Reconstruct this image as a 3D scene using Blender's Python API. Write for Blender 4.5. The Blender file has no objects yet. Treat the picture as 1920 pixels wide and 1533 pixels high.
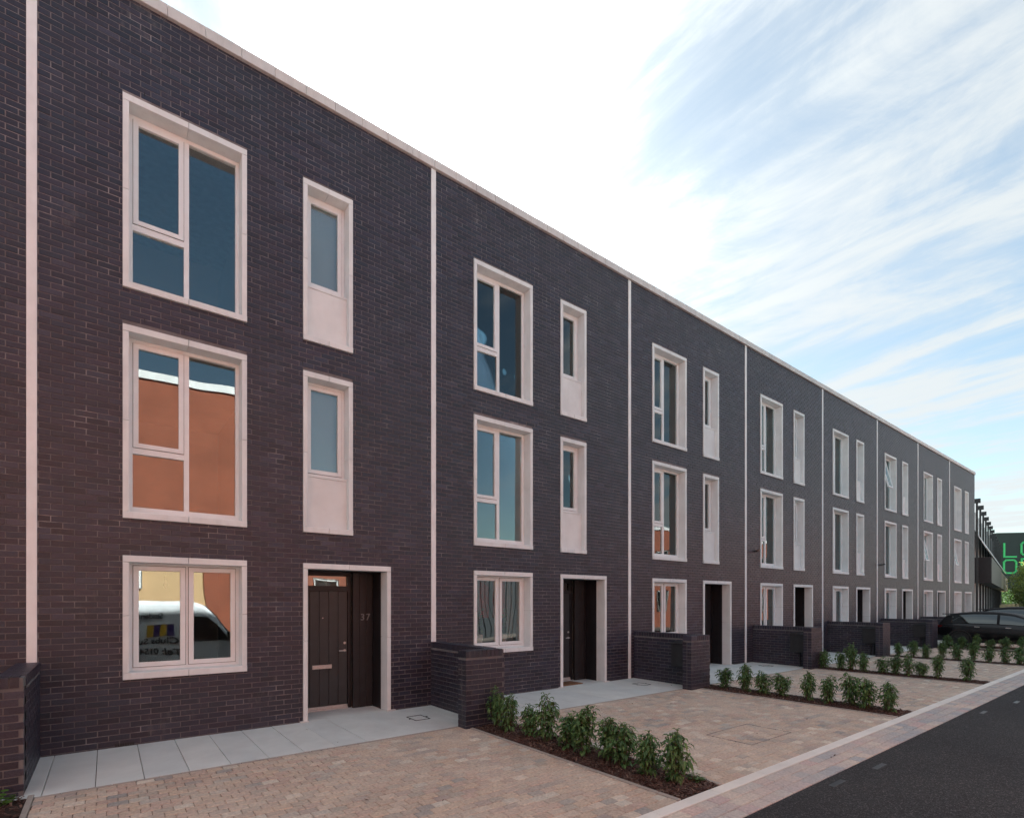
import bpy, math, random
import numpy as np
from mathutils import Vector, Matrix
random.seed(7); RNG = np.random.default_rng(7)
S = bpy.context.scene
COL = S.collection
R = math.radians

# ------------------------------------------------------------------ camera
CAMP = (0.713, -8.55, 1.88)
PHI = math.atan((2249.0 - 960) / 990.0)
cam_d = bpy.data.cameras.new('camera'); cam = bpy.data.objects.new('camera', cam_d); COL.objects.link(cam)
cam_d.sensor_width = 36; cam_d.lens = 990 / 1920 * 36
cam_d.shift_y = (1128 - 766.5) / 1920
cam_d.clip_start = 0.05; cam_d.clip_end = 3000
cam.location = CAMP
cam.rotation_euler = (R(90), 0, PHI - R(90))
S.camera = cam

# ------------------------------------------------------------------ world, sun, exposure
SUN_EL, SUN_AZ = R(36.3), R(27.8)     # azimuth from +Y towards +X
SUNDIR = Vector((math.sin(SUN_AZ) * math.cos(SUN_EL), math.cos(SUN_AZ) * math.cos(SUN_EL), math.sin(SUN_EL)))
S.view_settings.view_transform = 'Standard'; S.view_settings.look = 'None'
S.view_settings.gamma = 1; S.view_settings.use_curve_mapping = False
S.view_settings.exposure = 3.32
W = bpy.data.worlds.new('World'); S.world = W; W.use_nodes = True
wt = W.node_tree; wn = wt.nodes; wl = wt.links; wn.clear()
def N(tree, typ, **kw):
    n = tree.nodes.new(typ)
    for k, v in kw.items():
        if k.startswith('i_'):
            key = k[2:]; key = int(key) if key.isdigit() else key.replace('_', ' ')
            n.inputs[key].default_value = v
        else: setattr(n, k, v)
    return n
def mathn(t, op, a, b=None, clamp=False):
    n = t.nodes.new('ShaderNodeMath'); n.operation = op; n.use_clamp = clamp
    for i, v in enumerate((a, b)):
        if v is None: continue
        if isinstance(v, (int, float)): n.inputs[i].default_value = v
        else: t.links.new(v, n.inputs[i])
    return n.outputs[0]
def mixc(t, fac, a, b, blend='MIX'):
    n = t.nodes.new('ShaderNodeMix'); n.data_type = 'RGBA'; n.blend_type = blend
    for i, v in ((0, fac), (6, a), (7, b)):
        if isinstance(v, (int, float)): n.inputs[i].default_value = v
        elif isinstance(v, tuple): n.inputs[i].default_value = (*v, 1) if len(v) == 3 else v
        else: t.links.new(v, n.inputs[i])
    return n.outputs[2]
def ramp(t, fac, stops, interp='LINEAR'):
    n = t.nodes.new('ShaderNodeValToRGB'); cr = n.color_ramp; cr.interpolation = interp
    while len(cr.elements) < len(stops): cr.elements.new(0.5)
    for e, (p, c) in zip(cr.elements, stops):
        e.position = p; e.color = (*c, 1) if len(c) == 3 else c
    t.links.new(fac, n.inputs[0]); return n.outputs[0]
sky = N(wt, 'ShaderNodeTexSky', sky_type='NISHITA', sun_disc=False, sun_elevation=SUN_EL, sun_rotation=SUN_AZ)
sky.air_density = 1.0; sky.dust_density = 0.6; sky.ozone_density = 1.2
tc = N(wt, 'ShaderNodeTexCoord')
sep = N(wt, 'ShaderNodeSeparateXYZ'); wl.new(tc.outputs['Generated'], sep.inputs[0])
zz = mathn(wt, 'ADD', mathn(wt, 'MAXIMUM', sep.outputs[2], 0.0), 0.06)
px = mathn(wt, 'DIVIDE', sep.outputs[0], zz); py = mathn(wt, 'DIVIDE', sep.outputs[1], zz)
def cloud(sx, sy, scale, det, dist, off, rough=0.6):
    cb = N(wt, 'ShaderNodeCombineXYZ')
    wl.new(mathn(wt, 'MULTIPLY', px, sx), cb.inputs[0]); wl.new(mathn(wt, 'MULTIPLY', py, sy), cb.inputs[1]); cb.inputs[2].default_value = off
    nz = N(wt, 'ShaderNodeTexNoise', i_Scale=scale, i_Detail=det, i_Roughness=rough, i_Distortion=dist)
    wl.new(cb.outputs[0], nz.inputs['Vector']); return nz.outputs[0]
c_str = cloud(1.0, 0.22, 2.3, 7, 0.8, 3.1)          # long streaks that run away from the terrace
c_puf = cloud(1.0, 0.6, 3.6, 8, 0.5, 9.4, 0.65)        # mottled
c_big = cloud(0.55, 0.35, 1.1, 2, 0.0, 1.7)
cs = mathn(wt, 'ADD', mathn(wt, 'MULTIPLY', c_str, 0.52), mathn(wt, 'ADD', mathn(wt, 'MULTIPLY', c_puf, 0.3), mathn(wt, 'MULTIPLY', c_big, 0.18)))
# the bank of cirrus lies to the north, the sky clears to the south
bank = N(wt, 'ShaderNodeMapRange', i_From_Min=-0.80, i_From_Max=-0.58, i_To_Min=-0.13, i_To_Max=0.04); wl.new(sep.outputs[1], bank.inputs[0])
sd = N(wt, 'ShaderNodeVectorMath', operation='DOT_PRODUCT'); wl.new(tc.outputs['Generated'], sd.inputs[0]); sd.inputs[1].default_value = SUNDIR
near = N(wt, 'ShaderNodeMapRange', i_From_Min=0.90, i_From_Max=1.0, i_To_Min=0.0, i_To_Max=0.05); wl.new(sd.outputs['Value'], near.inputs[0])
cov = mathn(wt, 'ADD', mathn(wt, 'ADD', cs, bank.outputs[0]), near.outputs[0])
cmask = N(wt, 'ShaderNodeMapRange', interpolation_type='SMOOTHSTEP', i_From_Min=0.43, i_From_Max=0.60, i_To_Min=0.0, i_To_Max=1.0); wl.new(cov, cmask.inputs[0])
bg1 = N(wt, 'ShaderNodeBackground', i_Strength=0.05)
tint = mixc(wt, 1.0, sky.outputs[0], (0.37, 0.40, 0.355), 'MULTIPLY')
wl.new(tint, bg1.inputs[0])
bg2 = N(wt, 'ShaderNodeBackground'); bg2.inputs[0].default_value = (0.94, 1.0, 1.02, 1)
glow = N(wt, 'ShaderNodeMapRange', i_From_Min=0.55, i_From_Max=1.0, i_To_Min=0.0, i_To_Max=1.0)
wl.new(mathn(wt, 'ADD', sd.outputs['Value'], mathn(wt, 'MULTIPLY', mathn(wt, 'SUBTRACT', cs, 0.52), 0.42)), glow.inputs[0])      # thicker streaks carry the glare further
cst = mathn(wt, 'ADD', mathn(wt, 'ADD', mathn(wt, 'MULTIPLY', mathn(wt, 'POWER', glow.outputs[0], 22.0), 2.6), mathn(wt, 'MULTIPLY', mathn(wt, 'POWER', glow.outputs[0], 4.0), 0.045)), 0.090)
wl.new(cst, bg2.inputs[1])
ms = N(wt, 'ShaderNodeMixShader'); veil = N(wt, 'ShaderNodeMapRange', i_From_Min=-0.7, i_From_Max=-0.3, i_To_Min=0.0, i_To_Max=0.22); wl.new(sep.outputs[1], veil.inputs[0])
cm2 = mathn(wt, 'MAXIMUM', mathn(wt, 'MULTIPLY', cmask.outputs[0], 0.95), mathn(wt, 'ADD', veil.outputs[0], mathn(wt, 'MULTIPLY', cmask.outputs[0], 0.5)))
wl.new(cm2, ms.inputs[0]); wl.new(bg1.outputs[0], ms.inputs[1]); wl.new(bg2.outputs[0], ms.inputs[2])
wo = N(wt, 'ShaderNodeOutputWorld'); wl.new(ms.outputs[0], wo.inputs[0])
sl = bpy.data.lights.new('sun', 'SUN'); sl.energy = 2.3; sl.angle = R(0.6); sl.color = (1.0, 0.985, 0.97)
so = bpy.data.objects.new('sun', sl); COL.objects.link(so); so.location = SUNDIR * 60
so.rotation_euler = SUNDIR.to_track_quat('Z', 'Y').to_euler()
try:
    S.cycles.max_bounces = 8; S.cycles.transparent_max_bounces = 12
except Exception: pass

# ------------------------------------------------------------------ materials
MATS = {}
def newmat(name):
    m = bpy.data.materials.new(name); m.use_nodes = True
    t = m.node_tree; b = t.nodes['Principled BSDF']; MATS[name] = m
    return m, t, b
def noise(t, scale, detail=4, rough=0.6, coord='Object', vecscale=None, dist=0.0):
    n = N(t, 'ShaderNodeTexNoise', i_Scale=scale, i_Detail=detail, i_Roughness=rough, i_Distortion=dist)
    if coord == 'World':
        g = N(t, 'ShaderNodeNewGeometry'); src = g.outputs['Position']
    else:
        g = N(t, 'ShaderNodeTexCoord'); src = g.outputs[coord]
    if vecscale:
        v = N(t, 'ShaderNodeVectorMath', operation='MULTIPLY'); v.inputs[1].default_value = vecscale; t.links.new(src, v.inputs[0]); src = v.outputs[0]
    t.links.new(src, n.inputs['Vector']); return n.outputs[0]
def bump(t, b, h, strength=0.3, dist=0.01):
    n = N(t, 'ShaderNodeBump', i_Strength=strength, i_Distance=dist); t.links.new(h, n.inputs['Height']); t.links.new(n.outputs[0], b.inputs['Normal'])
def rnd(t):
    o = N(t, 'ShaderNodeObjectInfo'); g = N(t, 'ShaderNodeNewGeometry')
    return mathn(t, 'FRACT', mathn(t, 'ADD', o.outputs['Random'], g.outputs['Random Per Island']))
def simple(name, col, rough=0.6, nscale=8, namp=0.25, bumps=0.0, metallic=0.0, spec=None, coord='World'):
    m, t, b = newmat(name)
    n = noise(t, nscale, 5, coord=coord)
    lo = tuple(c * (1 - namp) for c in col); hi = tuple(min(1, c * (1 + namp)) for c in col)
    t.links.new(ramp(t, n, [(0.3, lo), (0.7, hi)]), b.inputs['Base Color'])
    b.inputs['Roughness'].default_value = rough; b.inputs['Metallic'].default_value = metallic
    if spec is not None: b.inputs['Specular IOR Level'].default_value = spec
    if bumps: bump(t, b, noise(t, nscale * 12, 3, coord=coord), bumps, 0.004)
    return m
# dark brick
m, t, b = newmat('dark_brick')
r = rnd(t)
c = ramp(t, r, [(0.0, (0.0137, 0.0121, 0.0238)), (0.2, (0.0291, 0.0215, 0.0396)), (0.4, (0.0193, 0.0204, 0.0410)), (0.6, (0.0387, 0.0318, 0.0554)), (0.8, (0.0129, 0.0158, 0.0305)), (0.92, (0.0291, 0.0335, 0.0608)), (1.0, (0.0499, 0.0465, 0.0739))])
big = noise(t, 0.55, 4, coord='World')
c = mixc(t, ramp(t, big, [(0.35, (0, 0, 0)), (0.7, (0.6, 0.6, 0.6))]), c, (0.022, 0.026, 0.037))
fine = noise(t, 60, 4, coord='World')
c = mixc(t, 0.5, c, mixc(t, 1.0, c, ramp(t, fine, [(0.3, (0.45, 0.45, 0.45)), (0.7, (1.7, 1.65, 1.6))]), 'MULTIPLY'))
eff = mathn(t, 'MULTIPLY', noise(t, 1.3, 3, coord='World'), noise(t, 14, 5, coord='World', vecscale=(1, 1, .45)))
c = mixc(t, ramp(t, eff, [(0.33, (0, 0, 0)), (0.46, (0.42, 0.42, 0.42))]), c, (0.13, 0.12, 0.12))
t.links.new(c, b.inputs['Base Color'])
t.links.new(ramp(t, noise(t, 25, 3, coord='World'), [(0.3, (0.30,) * 3), (0.7, (0.55,) * 3)]), b.inputs['Roughness'])
bump(t, b, mathn(t, 'ADD', noise(t, 30, 4, coord='World', vecscale=(1, 1, 2.5)), mathn(t, 'MULTIPLY', noise(t, 160, 2, coord='World'), 0.4)), 0.5, 0.006)
b.inputs['Specular IOR Level'].default_value = 0.5
BRICK = m
# mortar
m, t, b = newmat('mortar')
t.links.new(ramp(t, noise(t, 3, 5, coord='World'), [(0.3, (0.105, 0.094, 0.098)), (0.55, (0.17, 0.155, 0.16)), (0.72, (0.34, 0.32, 0.32))]), b.inputs['Base Color'])
b.inputs['Roughness'].default_value = 0.95; bump(t, b, noise(t, 220, 2, coord='World'), 0.4, 0.003)
MORTAR = m
m, t, b = newmat('dark_mortar')
t.links.new(ramp(t, noise(t, 3, 5, coord='World'), [(0.3, (0.10, 0.095, 0.10)), (0.6, (0.15, 0.145, 0.15)), (0.75, (0.30, 0.29, 0.29))]), b.inputs['Base Color'])
b.inputs['Roughness'].default_value = 0.95
MORTAR2 = m
# cast stone
def stone(name, col, streak=0.12):
    m, t, b = newmat(name)
    n1 = noise(t, 2.2, 5, coord='World'); n2 = noise(t, 9, 5, coord='World', vecscale=(1, 1, 0.18)); n3 = noise(t, 240, 2, coord='World')
    c = ramp(t, n1, [(0.3, tuple(x * 0.9 for x in col)), (0.7, tuple(min(1, x * 1.06) for x in col))])
    c = mixc(t, ramp(t, n2, [(0.5, (0, 0, 0)), (0.75, (streak * 3,) * 3)]), c, tuple(x * 0.72 for x in col))
    c = mixc(t, ramp(t, n3, [(0.55, (0, 0, 0)), (0.75, (0.25,) * 3)]), c, tuple(x * 0.75 for x in col))
    r = rnd(t)
    c = mixc(t, 1.0, c, ramp(t, r, [(0, (0.95, 0.95, 0.96)), (1, (1.03, 1.01, 1.0))]), 'MULTIPLY')
    t.links.new(c, b.inputs['Base Color']); b.inputs['Roughness'].default_value = 0.75
    bump(t, b, n3, 0.25, 0.002); return m
STONE = stone('cast_stone', (0.72, 0.775, 0.79))
STRIPM = stone('joint_stone', (0.78, 0.82, 0.84))
COPING = stone('coping_stone', (0.60, 0.61, 0.61), 0.2)
PANELM = stone('spandrel_stone', (0.71, 0.76, 0.775), 0.05)
SLAB = stone('paving_slab_concrete', (0.64, 0.69, 0.685), 0.05)
KERB = stone('kerb_concrete', (0.78, 0.755, 0.71), 0.08)
EDGING = stone('edging_concrete', (0.36, 0.33, 0.30), 0.1)
FRAMEW = simple('cream_window_paint', (0.73, 0.78, 0.80), 0.4, 5, 0.04, coord='World')
WHITEP = simple('white_paint', (0.78, 0.78, 0.76), 0.45, 5, 0.04)
BLACKB = simple('black_board_paint', (0.013, 0.013, 0.016), 0.5, 6, 0.3, 0.1)
DOORM = simple('charcoal_door_paint', (0.033, 0.037, 0.040), 0.45, 6, 0.15, 0.05)
NUMM = simple('dull_silver', (0.20, 0.20, 0.21), 0.5, 30, 0.1, metallic=0.3)
STEEL = simple('brushed_steel', (0.62, 0.60, 0.58), 0.38, 30, 0.1, metallic=0.55)
GASKET = simple('black_gasket', (0.012, 0.012, 0.012), 0.6)
ROOFM = simple('grey_roof_membrane', (0.16, 0.16, 0.16), 0.9)
ROOMW = simple('interior_plaster', (0.28, 0.28, 0.28), 0.9, 2, 0.05)
ROOMF = simple('interior_floorboards', (0.16, 0.11, 0.07), 0.6, 3, 0.3)
BLIND = simple('roller_blind_cloth', (0.30, 0.36, 0.37), 0.85, 40, 0.06)
CURT = simple('white_curtain_cloth', (0.75, 0.76, 0.75), 0.9, 12, 0.08)
GREYC = simple('grey_curtain_cloth', (0.20, 0.18, 0.17), 0.9, 12, 0.2)
REDC = simple('red_curtain_cloth', (0.25, 0.035, 0.03), 0.9, 12, 0.2)
POTM = simple('white_glazed_pot', (0.85, 0.85, 0.84), 0.25, 5, 0.05)
BLACKP = simple('black_plastic', (0.02, 0.02, 0.022), 0.35)
METERM = simple('dark_grey_meter_box', (0.025, 0.026, 0.029), 0.42)
CABM = simple('black_satin_paint', (0.008, 0.008, 0.010), 0.55, 3, 0.1, spec=0.25)
RUBBER = simple('tyre_rubber', (0.02, 0.02, 0.02), 0.85)
MATM = simple('coir_mat', (0.20, 0.10, 0.05), 1.0, 80, 0.5, 0.5)
# window glass: mirror-like coated pane
def glassmat(name, base, tint=(0.94, 0.97, 0.97), wob=0.009):
    m, t, b = newmat(name); t.nodes.remove(b)
    g = N(t, 'ShaderNodeBsdfGlossy', i_Roughness=0.0); g.inputs[0].default_value = (0.93, 1.0, 1.0, 1)
    tr = N(t, 'ShaderNodeBsdfTransparent'); tr.inputs[0].default_value = (*tint, 1)
    fr = N(t, 'ShaderNodeFresnel', i_IOR=1.5)
    fac = mathn(t, 'ADD', mathn(t, 'MULTIPLY', fr.outputs[0], 0.95), base, True)
    bn = N(t, 'ShaderNodeBump', i_Strength=1.0, i_Distance=wob)
    t.links.new(noise(t, 0.9, 1, 0.3, coord='World'), bn.inputs['Height'])
    t.links.new(bn.outputs[0], g.inputs['Normal'])
    ms = N(t, 'ShaderNodeMixShader'); t.links.new(fac, ms.inputs[0]); t.links.new(tr.outputs[0], ms.inputs[1]); t.links.new(g.outputs[0], ms.inputs[2])
    t.links.new(ms.outputs[0], t.nodes['Material Output'].inputs[0]); return m
GLASS = glassmat('window_glass', 0.065)
CARGLASS = glassmat('car_glass', 0.10, (0.05, 0.07, 0.07), 0.0)
# pavers
def paver(name, cols, rough=0.85):
    m, t, b = newmat(name); r = rnd(t)
    c = ramp(t, r, [(i / (len(cols) - 1), x) for i, x in enumerate(cols)])
    big = noise(t, 0.8, 3, coord='World')
    c = mixc(t, ramp(t, big, [(0.35, (0, 0, 0)), (0.7, (0.8,) * 3)]), c, cols[len(cols) // 2])
    c = mixc(t, 1.0, c, ramp(t, noise(t, 35, 5, coord='World'), [(0.3, (0.72,) * 3), (0.7, (1.2, 1.18, 1.15))]), 'MULTIPLY')
    t.links.new(c, b.inputs['Base Color']); b.inputs['Roughness'].default_value = rough
    bump(t, b, noise(t, 130, 3, coord='World'), 0.5, 0.004); return m
PAVER = paver('tumbled_paver', [(0.432, 0.318, 0.269), (0.554, 0.434, 0.338), (0.473, 0.376, 0.308), (0.370, 0.337, 0.298), (0.609, 0.510, 0.428), (0.444, 0.365, 0.308), (0.527, 0.376, 0.317), (0.278, 0.280, 0.278), (0.742, 0.692, 0.596)])
BPAVER = paver('border_paver', [(0.629, 0.471, 0.407), (0.554, 0.462, 0.428), (0.703, 0.595, 0.498), (0.370, 0.385, 0.416), (0.665, 0.539, 0.466), (0.572, 0.413, 0.397)])
JSAND = simple('jointing_sand', (0.10, 0.082, 0.068), 1.0, 30, 0.35, 0.4)
BARK = paver('bark_chip', [(0.075, 0.038, 0.032), (0.045, 0.023, 0.02), (0.12, 0.064, 0.05), (0.06, 0.032, 0.027), (0.24, 0.165, 0.13), (0.05, 0.028, 0.025)])
SOIL = simple('dark_soil', (0.028, 0.017, 0.014), 1.0, 25, 0.5, 0.8)
# asphalt
m, t, b = newmat('asphalt')
vo = N(t, 'ShaderNodeTexVoronoi', i_Scale=110); g = N(t, 'ShaderNodeNewGeometry'); t.links.new(g.outputs['Position'], vo.inputs['Vector'])
c = ramp(t, vo.outputs['Color'], [(0.0, (0.016, 0.017, 0.019)), (0.7, (0.042, 0.044, 0.048)), (0.93, (0.14, 0.14, 0.14))])
c = mixc(t, 1.0, c, ramp(t, noise(t, 0.5, 4, coord='World'), [(0.3, (0.8, 0.8, 0.84)), (0.7, (1.2, 1.18, 1.15))]), 'MULTIPLY')
t.links.new(c, b.inputs['Base Color']); b.inputs['Roughness'].default_value = 0.9; b.inputs['Specular IOR Level'].default_value = 0.3
bump(t, b, vo.outputs['Distance'], 0.9, 0.008); ASPH = m
# leaves
def leafmat(name, cols, trans=0.3):
    m, t, b = newmat(name); r = rnd(t)
    t.links.new(ramp(t, r, [(i / (len(cols) - 1), x) for i, x in enumerate(cols)]), b.inputs['Base Color'])
    b.inputs['Roughness'].default_value = 0.45; b.inputs['Specular IOR Level'].default_value = 0.4
    tl = N(t, 'ShaderNodeBsdfTranslucent'); t.links.new(mixc(t, 1.0, b.inputs['Base Color'].links[0].from_socket, (1.3, 1.35, 0.7), 'MULTIPLY'), tl.inputs[0])
    mx = N(t, 'ShaderNodeMixShader', i_0=trans); t.links.new(b.outputs[0], mx.inputs[1]); t.links.new(tl.outputs[0], mx.inputs[2]); t.links.new(mx.outputs[0], t.nodes['Material Output'].inputs[0])
    return m
LEAF = leafmat('laurel_leaf', [(0.063, 0.137, 0.052), (0.098, 0.195, 0.067), (0.044, 0.096, 0.039), (0.161, 0.267, 0.086), (0.071, 0.150, 0.055), (0.115, 0.208, 0.067)], 0.22)
LEAF2 = leafmat('pale_green_leaf', [(0.20, 0.25, 0.09), (0.30, 0.35, 0.14), (0.14, 0.19, 0.07), (0.36, 0.40, 0.19)], 0.45)
WEEDM = leafmat('weed_leaf', [(0.07, 0.17, 0.03), (0.10, 0.22, 0.04), (0.05, 0.12, 0.025)])
STEMM = simple('green_brown_stem', (0.09, 0.075, 0.04), 0.8)
BARKT = simple('tree_bark', (0.08, 0.06, 0.045), 0.9)
def paint(name, col, rough=0.12, met=0.0):
    m, t, b = newmat(name)
    t.links.new(ramp(t, noise(t, 1.5, 3, coord='World'), [(0.3, tuple(x * 0.92 for x in col)), (0.7, tuple(min(1, x * 1.06) for x in col))]), b.inputs['Base Color'])
    b.inputs['Roughness'].default_value = rough + 0.1; b.inputs['Metallic'].default_value = met
    b.inputs['Coat Weight'].default_value = 0.35; b.inputs['Specular IOR Level'].default_value = 0.35; b.inputs['Coat Roughness'].default_value = rough * 0.4
    return m
CARBLK = paint('black_car_paint', (0.006, 0.006, 0.008))
CARGRY = paint('dark_teal_grey_car_paint', (0.018, 0.028, 0.032))
VANW = paint('white_van_paint', (0.85, 0.87, 0.88), 0.2)
LAMPR = simple('red_lamp_lens', (0.06, 0.004, 0.005), 0.15)
LAMPW = simple('clear_lamp_lens', (0.6, 0.62, 0.65), 0.1)
YEL = simple('yellow_vinyl', (0.80, 0.45, 0.02), 0.4); PUR = simple('purple_vinyl', (0.06, 0.03, 0.16), 0.4); INK = simple('black_vinyl', (0.02, 0.02, 0.025), 0.4)
# red brick opposite
m, t, b = newmat('red_brick')
bt = N(t, 'ShaderNodeTexBrick', i_Scale=1.0); bt.offset = 0.5
bt.inputs['Brick Width'].default_value = 0.225; bt.inputs['Row Height'].default_value = 0.075; bt.inputs['Mortar Size'].default_value = 0.005
bt.inputs['Color1'].default_value = (0.27, 0.068, 0.032, 1); bt.inputs['Color2'].default_value = (0.33, 0.085, 0.040, 1); bt.inputs['Mortar'].default_value = (0.24, 0.14, 0.10, 1)
gg = N(t, 'ShaderNodeNewGeometry'); sp = N(t, 'ShaderNodeSeparateXYZ'); t.links.new(gg.outputs['Position'], sp.inputs[0])
cb = N(t, 'ShaderNodeCombineXYZ'); t.links.new(mathn(t, 'ADD', sp.outputs[0], sp.outputs[1]), cb.inputs[0]); t.links.new(sp.outputs[2], cb.inputs[1]); t.links.new(cb.outputs[0], bt.inputs['Vector'])
c = mixc(t, 1.0, bt.outputs[0], ramp(t, noise(t, 0.9, 5, coord='World'), [(0.3, (0.8,) * 3), (0.7, (1.12,) * 3)]), 'MULTIPLY')
t.links.new(c, b.inputs['Base Color']); b.inputs['Roughness'].default_value = 0.9; REDB = m
BUFF = simple('buff_render', (0.60, 0.40, 0.21), 0.9, 2, 0.06)
GRASSM = simple('dry_grass', (0.42, 0.31, 0.16), 1.0, 3, 0.35, 0.5)
GROUNDM = simple('far_ground', (0.14, 0.13, 0.10), 1.0, 0.3, 0.3)
CLADM = simple('dark_green_grey_cladding', (0.026, 0.042, 0.042), 0.7, 0.6, 0.12)
m, t, b = newmat('green_sign'); b.inputs['Base Color'].default_value = (0.06, 0.62, 0.20, 1); b.inputs['Roughness'].default_value = 0.5; GREENS = m
BEIGE = simple('beige_cladding', (0.26, 0.23, 0.17), 0.8, 1.0, 0.12)
DARKST = simple('dark_steel', (0.02, 0.024, 0.026), 0.5)
FARPANE = glassmat('far_glass', 0.30, (0.3, 0.36, 0.38), 0.0)
AWN = simple('white_glazed_canopy', (0.78, 0.82, 0.83), 0.35)
IVORY = simple('pale_render_strip', (0.72, 0.78, 0.78), 0.7, 1, 0.1)

# ------------------------------------------------------------------ helpers
class MB:
    def __init__(s): s.v = []; s.f = []
    def box(s, x0, x1, y0, y1, z0, z1, skip=()):
        n = len(s.v)
        s.v += [(x0, y0, z0), (x1, y0, z0), (x1, y1, z0), (x0, y1, z0), (x0, y0, z1), (x1, y0, z1), (x1, y1, z1), (x0, y1, z1)]
        F = {'z-': (3, 2, 1, 0), 'z+': (4, 5, 6, 7), 'y-': (0, 1, 5, 4), 'x+': (1, 2, 6, 5), 'y+': (2, 3, 7, 6), 'x-': (3, 0, 4, 7)}
        for k, q in F.items():
            if k not in skip: s.f.append(tuple(n + i for i in q))
        return s
    def bbox(s, x0, x1, y0, y1, z0, z1, b=0.003):     # box with chamfered edges on the y- face
        n = len(s.v)
        s.v += [(x0, y0 + b, z0), (x1, y0 + b, z0), (x1, y0 + b, z1), (x0, y0 + b, z1),
                (x0 + b, y0, z0 + b), (x1 - b, y0, z0 + b), (x1 - b, y0, z1 - b), (x0 + b, y0, z1 - b),
                (x0, y1, z0), (x1, y1, z0), (x1, y1, z1), (x0, y1, z1)]
        for q in ((4, 5, 6, 7), (0, 1, 5, 4), (1, 2, 6, 5), (2, 3, 7, 6), (3, 0, 4, 7), (0, 8, 9, 1), (1, 9, 10, 2), (2, 10, 11, 3), (3, 11, 8, 0)):
            s.f.append(tuple(n + i for i in q))
        return s
    def tbox(s, x0, x1, y0, y1, z0, z1, b=0.006):     # box with chamfered top edges (pavers)
        n = len(s.v)
        s.v += [(x0, y0, z0), (x1, y0, z0), (x1, y1, z0), (x0, y1, z0), (x0, y0, z1 - b), (x1, y0, z1 - b), (x1, y1, z1 - b), (x0, y1, z1 - b),
                (x0 + b, y0 + b, z1), (x1 - b, y0 + b, z1), (x1 - b, y1 - b, z1), (x0 + b, y1 - b, z1)]
        for q in ((0, 1, 5, 4), (1, 2, 6, 5), (2, 3, 7, 6), (3, 0, 4, 7), (4, 5, 9, 8), (5, 6, 10, 9), (6, 7, 11, 10), (7, 4, 8, 11), (8, 9, 10, 11)):
            s.f.append(tuple(n + i for i in q))
        return s
    def add(s, vs, fs):
        n = len(s.v); s.v += [tuple(v) for v in vs]; s.f += [tuple(n + i for i in q) for q in fs]; return s
    def cyl(s, p0, p1, r0, r1=None, seg=12, cap=True):
        r1 = r0 if r1 is None else r1
        p0, p1 = Vector(p0), Vector(p1); d = (p1 - p0).normalized()
        a = d.orthogonal().normalized(); c = d.cross(a); n = len(s.v)
        for p, r in ((p0, r0), (p1, r1)):
            for i in range(seg):
                th = 2 * math.pi * i / seg; s.v.append(tuple(p + a * (r * math.cos(th)) + c * (r * math.sin(th))))
        for i in range(seg):
            j = (i + 1) % seg; s.f.append((n + i, n + j, n + seg + j, n + seg + i))
        if cap: s.f.append(tuple(n + i for i in reversed(range(seg)))); s.f.append(tuple(n + seg + i for i in range(seg)))
        return s
    def lathe(s, prof, c=(0, 0, 0), seg=16):
        n = len(s.v)
        for r, z in prof:
            for i in range(seg):
                th = 2 * math.pi * i / seg; s.v.append((c[0] + r * math.cos(th), c[1] + r * math.sin(th), c[2] + z))
        for k in range(len(prof) - 1):
            for i in range(seg):
                j = (i + 1) % seg; s.f.append((n + k * seg + i, n + k * seg + j, n + (k + 1) * seg + j, n + (k + 1) * seg + i))
        return s
    def mesh(s, name, mat, smooth=False):
        me = bpy.data.meshes.new(name); me.from_pydata(s.v, [], s.f); me.materials.append(mat)
        if smooth: me.polygons.foreach_set('use_smooth', [True] * len(me.polygons))
        me.update(); return me
def link(name, me, parent=None, loc=None, rot=None):
    o = bpy.data.objects.new(name, me)
    if parent: o.parent = parent
    if loc is not None: o.location = loc
    if rot is not None: o.rotation_euler = rot
    COL.objects.link(o); return o
def tag(o, label=None, cat=None, group=None, kind=None):
    if label: o['label'] = label
    if cat: o['category'] = cat
    if group: o['group'] = group
    if kind: o['kind'] = kind
    return o
def thing(name, label, cat, loc=(0, 0, 0), rz=0, group=None):
    o = link(name, None, None, loc, (0, 0, rz)); o.empty_display_size = 0.3
    return tag(o, label, cat, group)
CACHE = {}
def cached(key, fn):
    if key not in CACHE: CACHE[key] = fn()
    return CACHE[key]
def part(name, key, fn, parent, loc=None, rot=None): return link(name, cached(key, fn), parent, loc, rot)
FWD = Vector((math.cos(PHI), math.sin(PHI), 0)); RGT = Vector((math.sin(PHI), -math.cos(PHI), 0))
def proj(p):
    d = Vector(p) - Vector(CAMP); z = d.dot(FWD)
    if z < 0.2: return None
    return 960 + 990 * d.dot(RGT) / z, 1128 - 990 * d.z / z, z
def visible(p, m=15):
    q = proj(p); return q is not None and -m < q[0] < 1920 + m and -m < q[1] < 1533 + m

# ================================================================== SETTING
PW = 5.465; NH = 9            # plots -1 .. 7 (house index k = 0 is the one cut by the left edge)
DRV_Z = 0.0; ROADY = -6.12
ground = link('ground', MB().add([(-900, -900, -.35), (900, -900, -.35), (900, 900, -.35), (-900, 900, -.35)], [(0, 1, 2, 3)]).mesh('ground', GROUNDM)); tag(ground, kind='structure')
road = link('road', MB().box(-40, 75, -12.4, ROADY, -.30, -0.006).mesh('road', ASPH)); tag(road, kind='structure')
opp = link('opposite_pavement', MB().box(-40, 75, -18, -12.4, -.30, 0.07).mesh('opposite_pavement', JSAND)); tag(opp, kind='structure')
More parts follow.
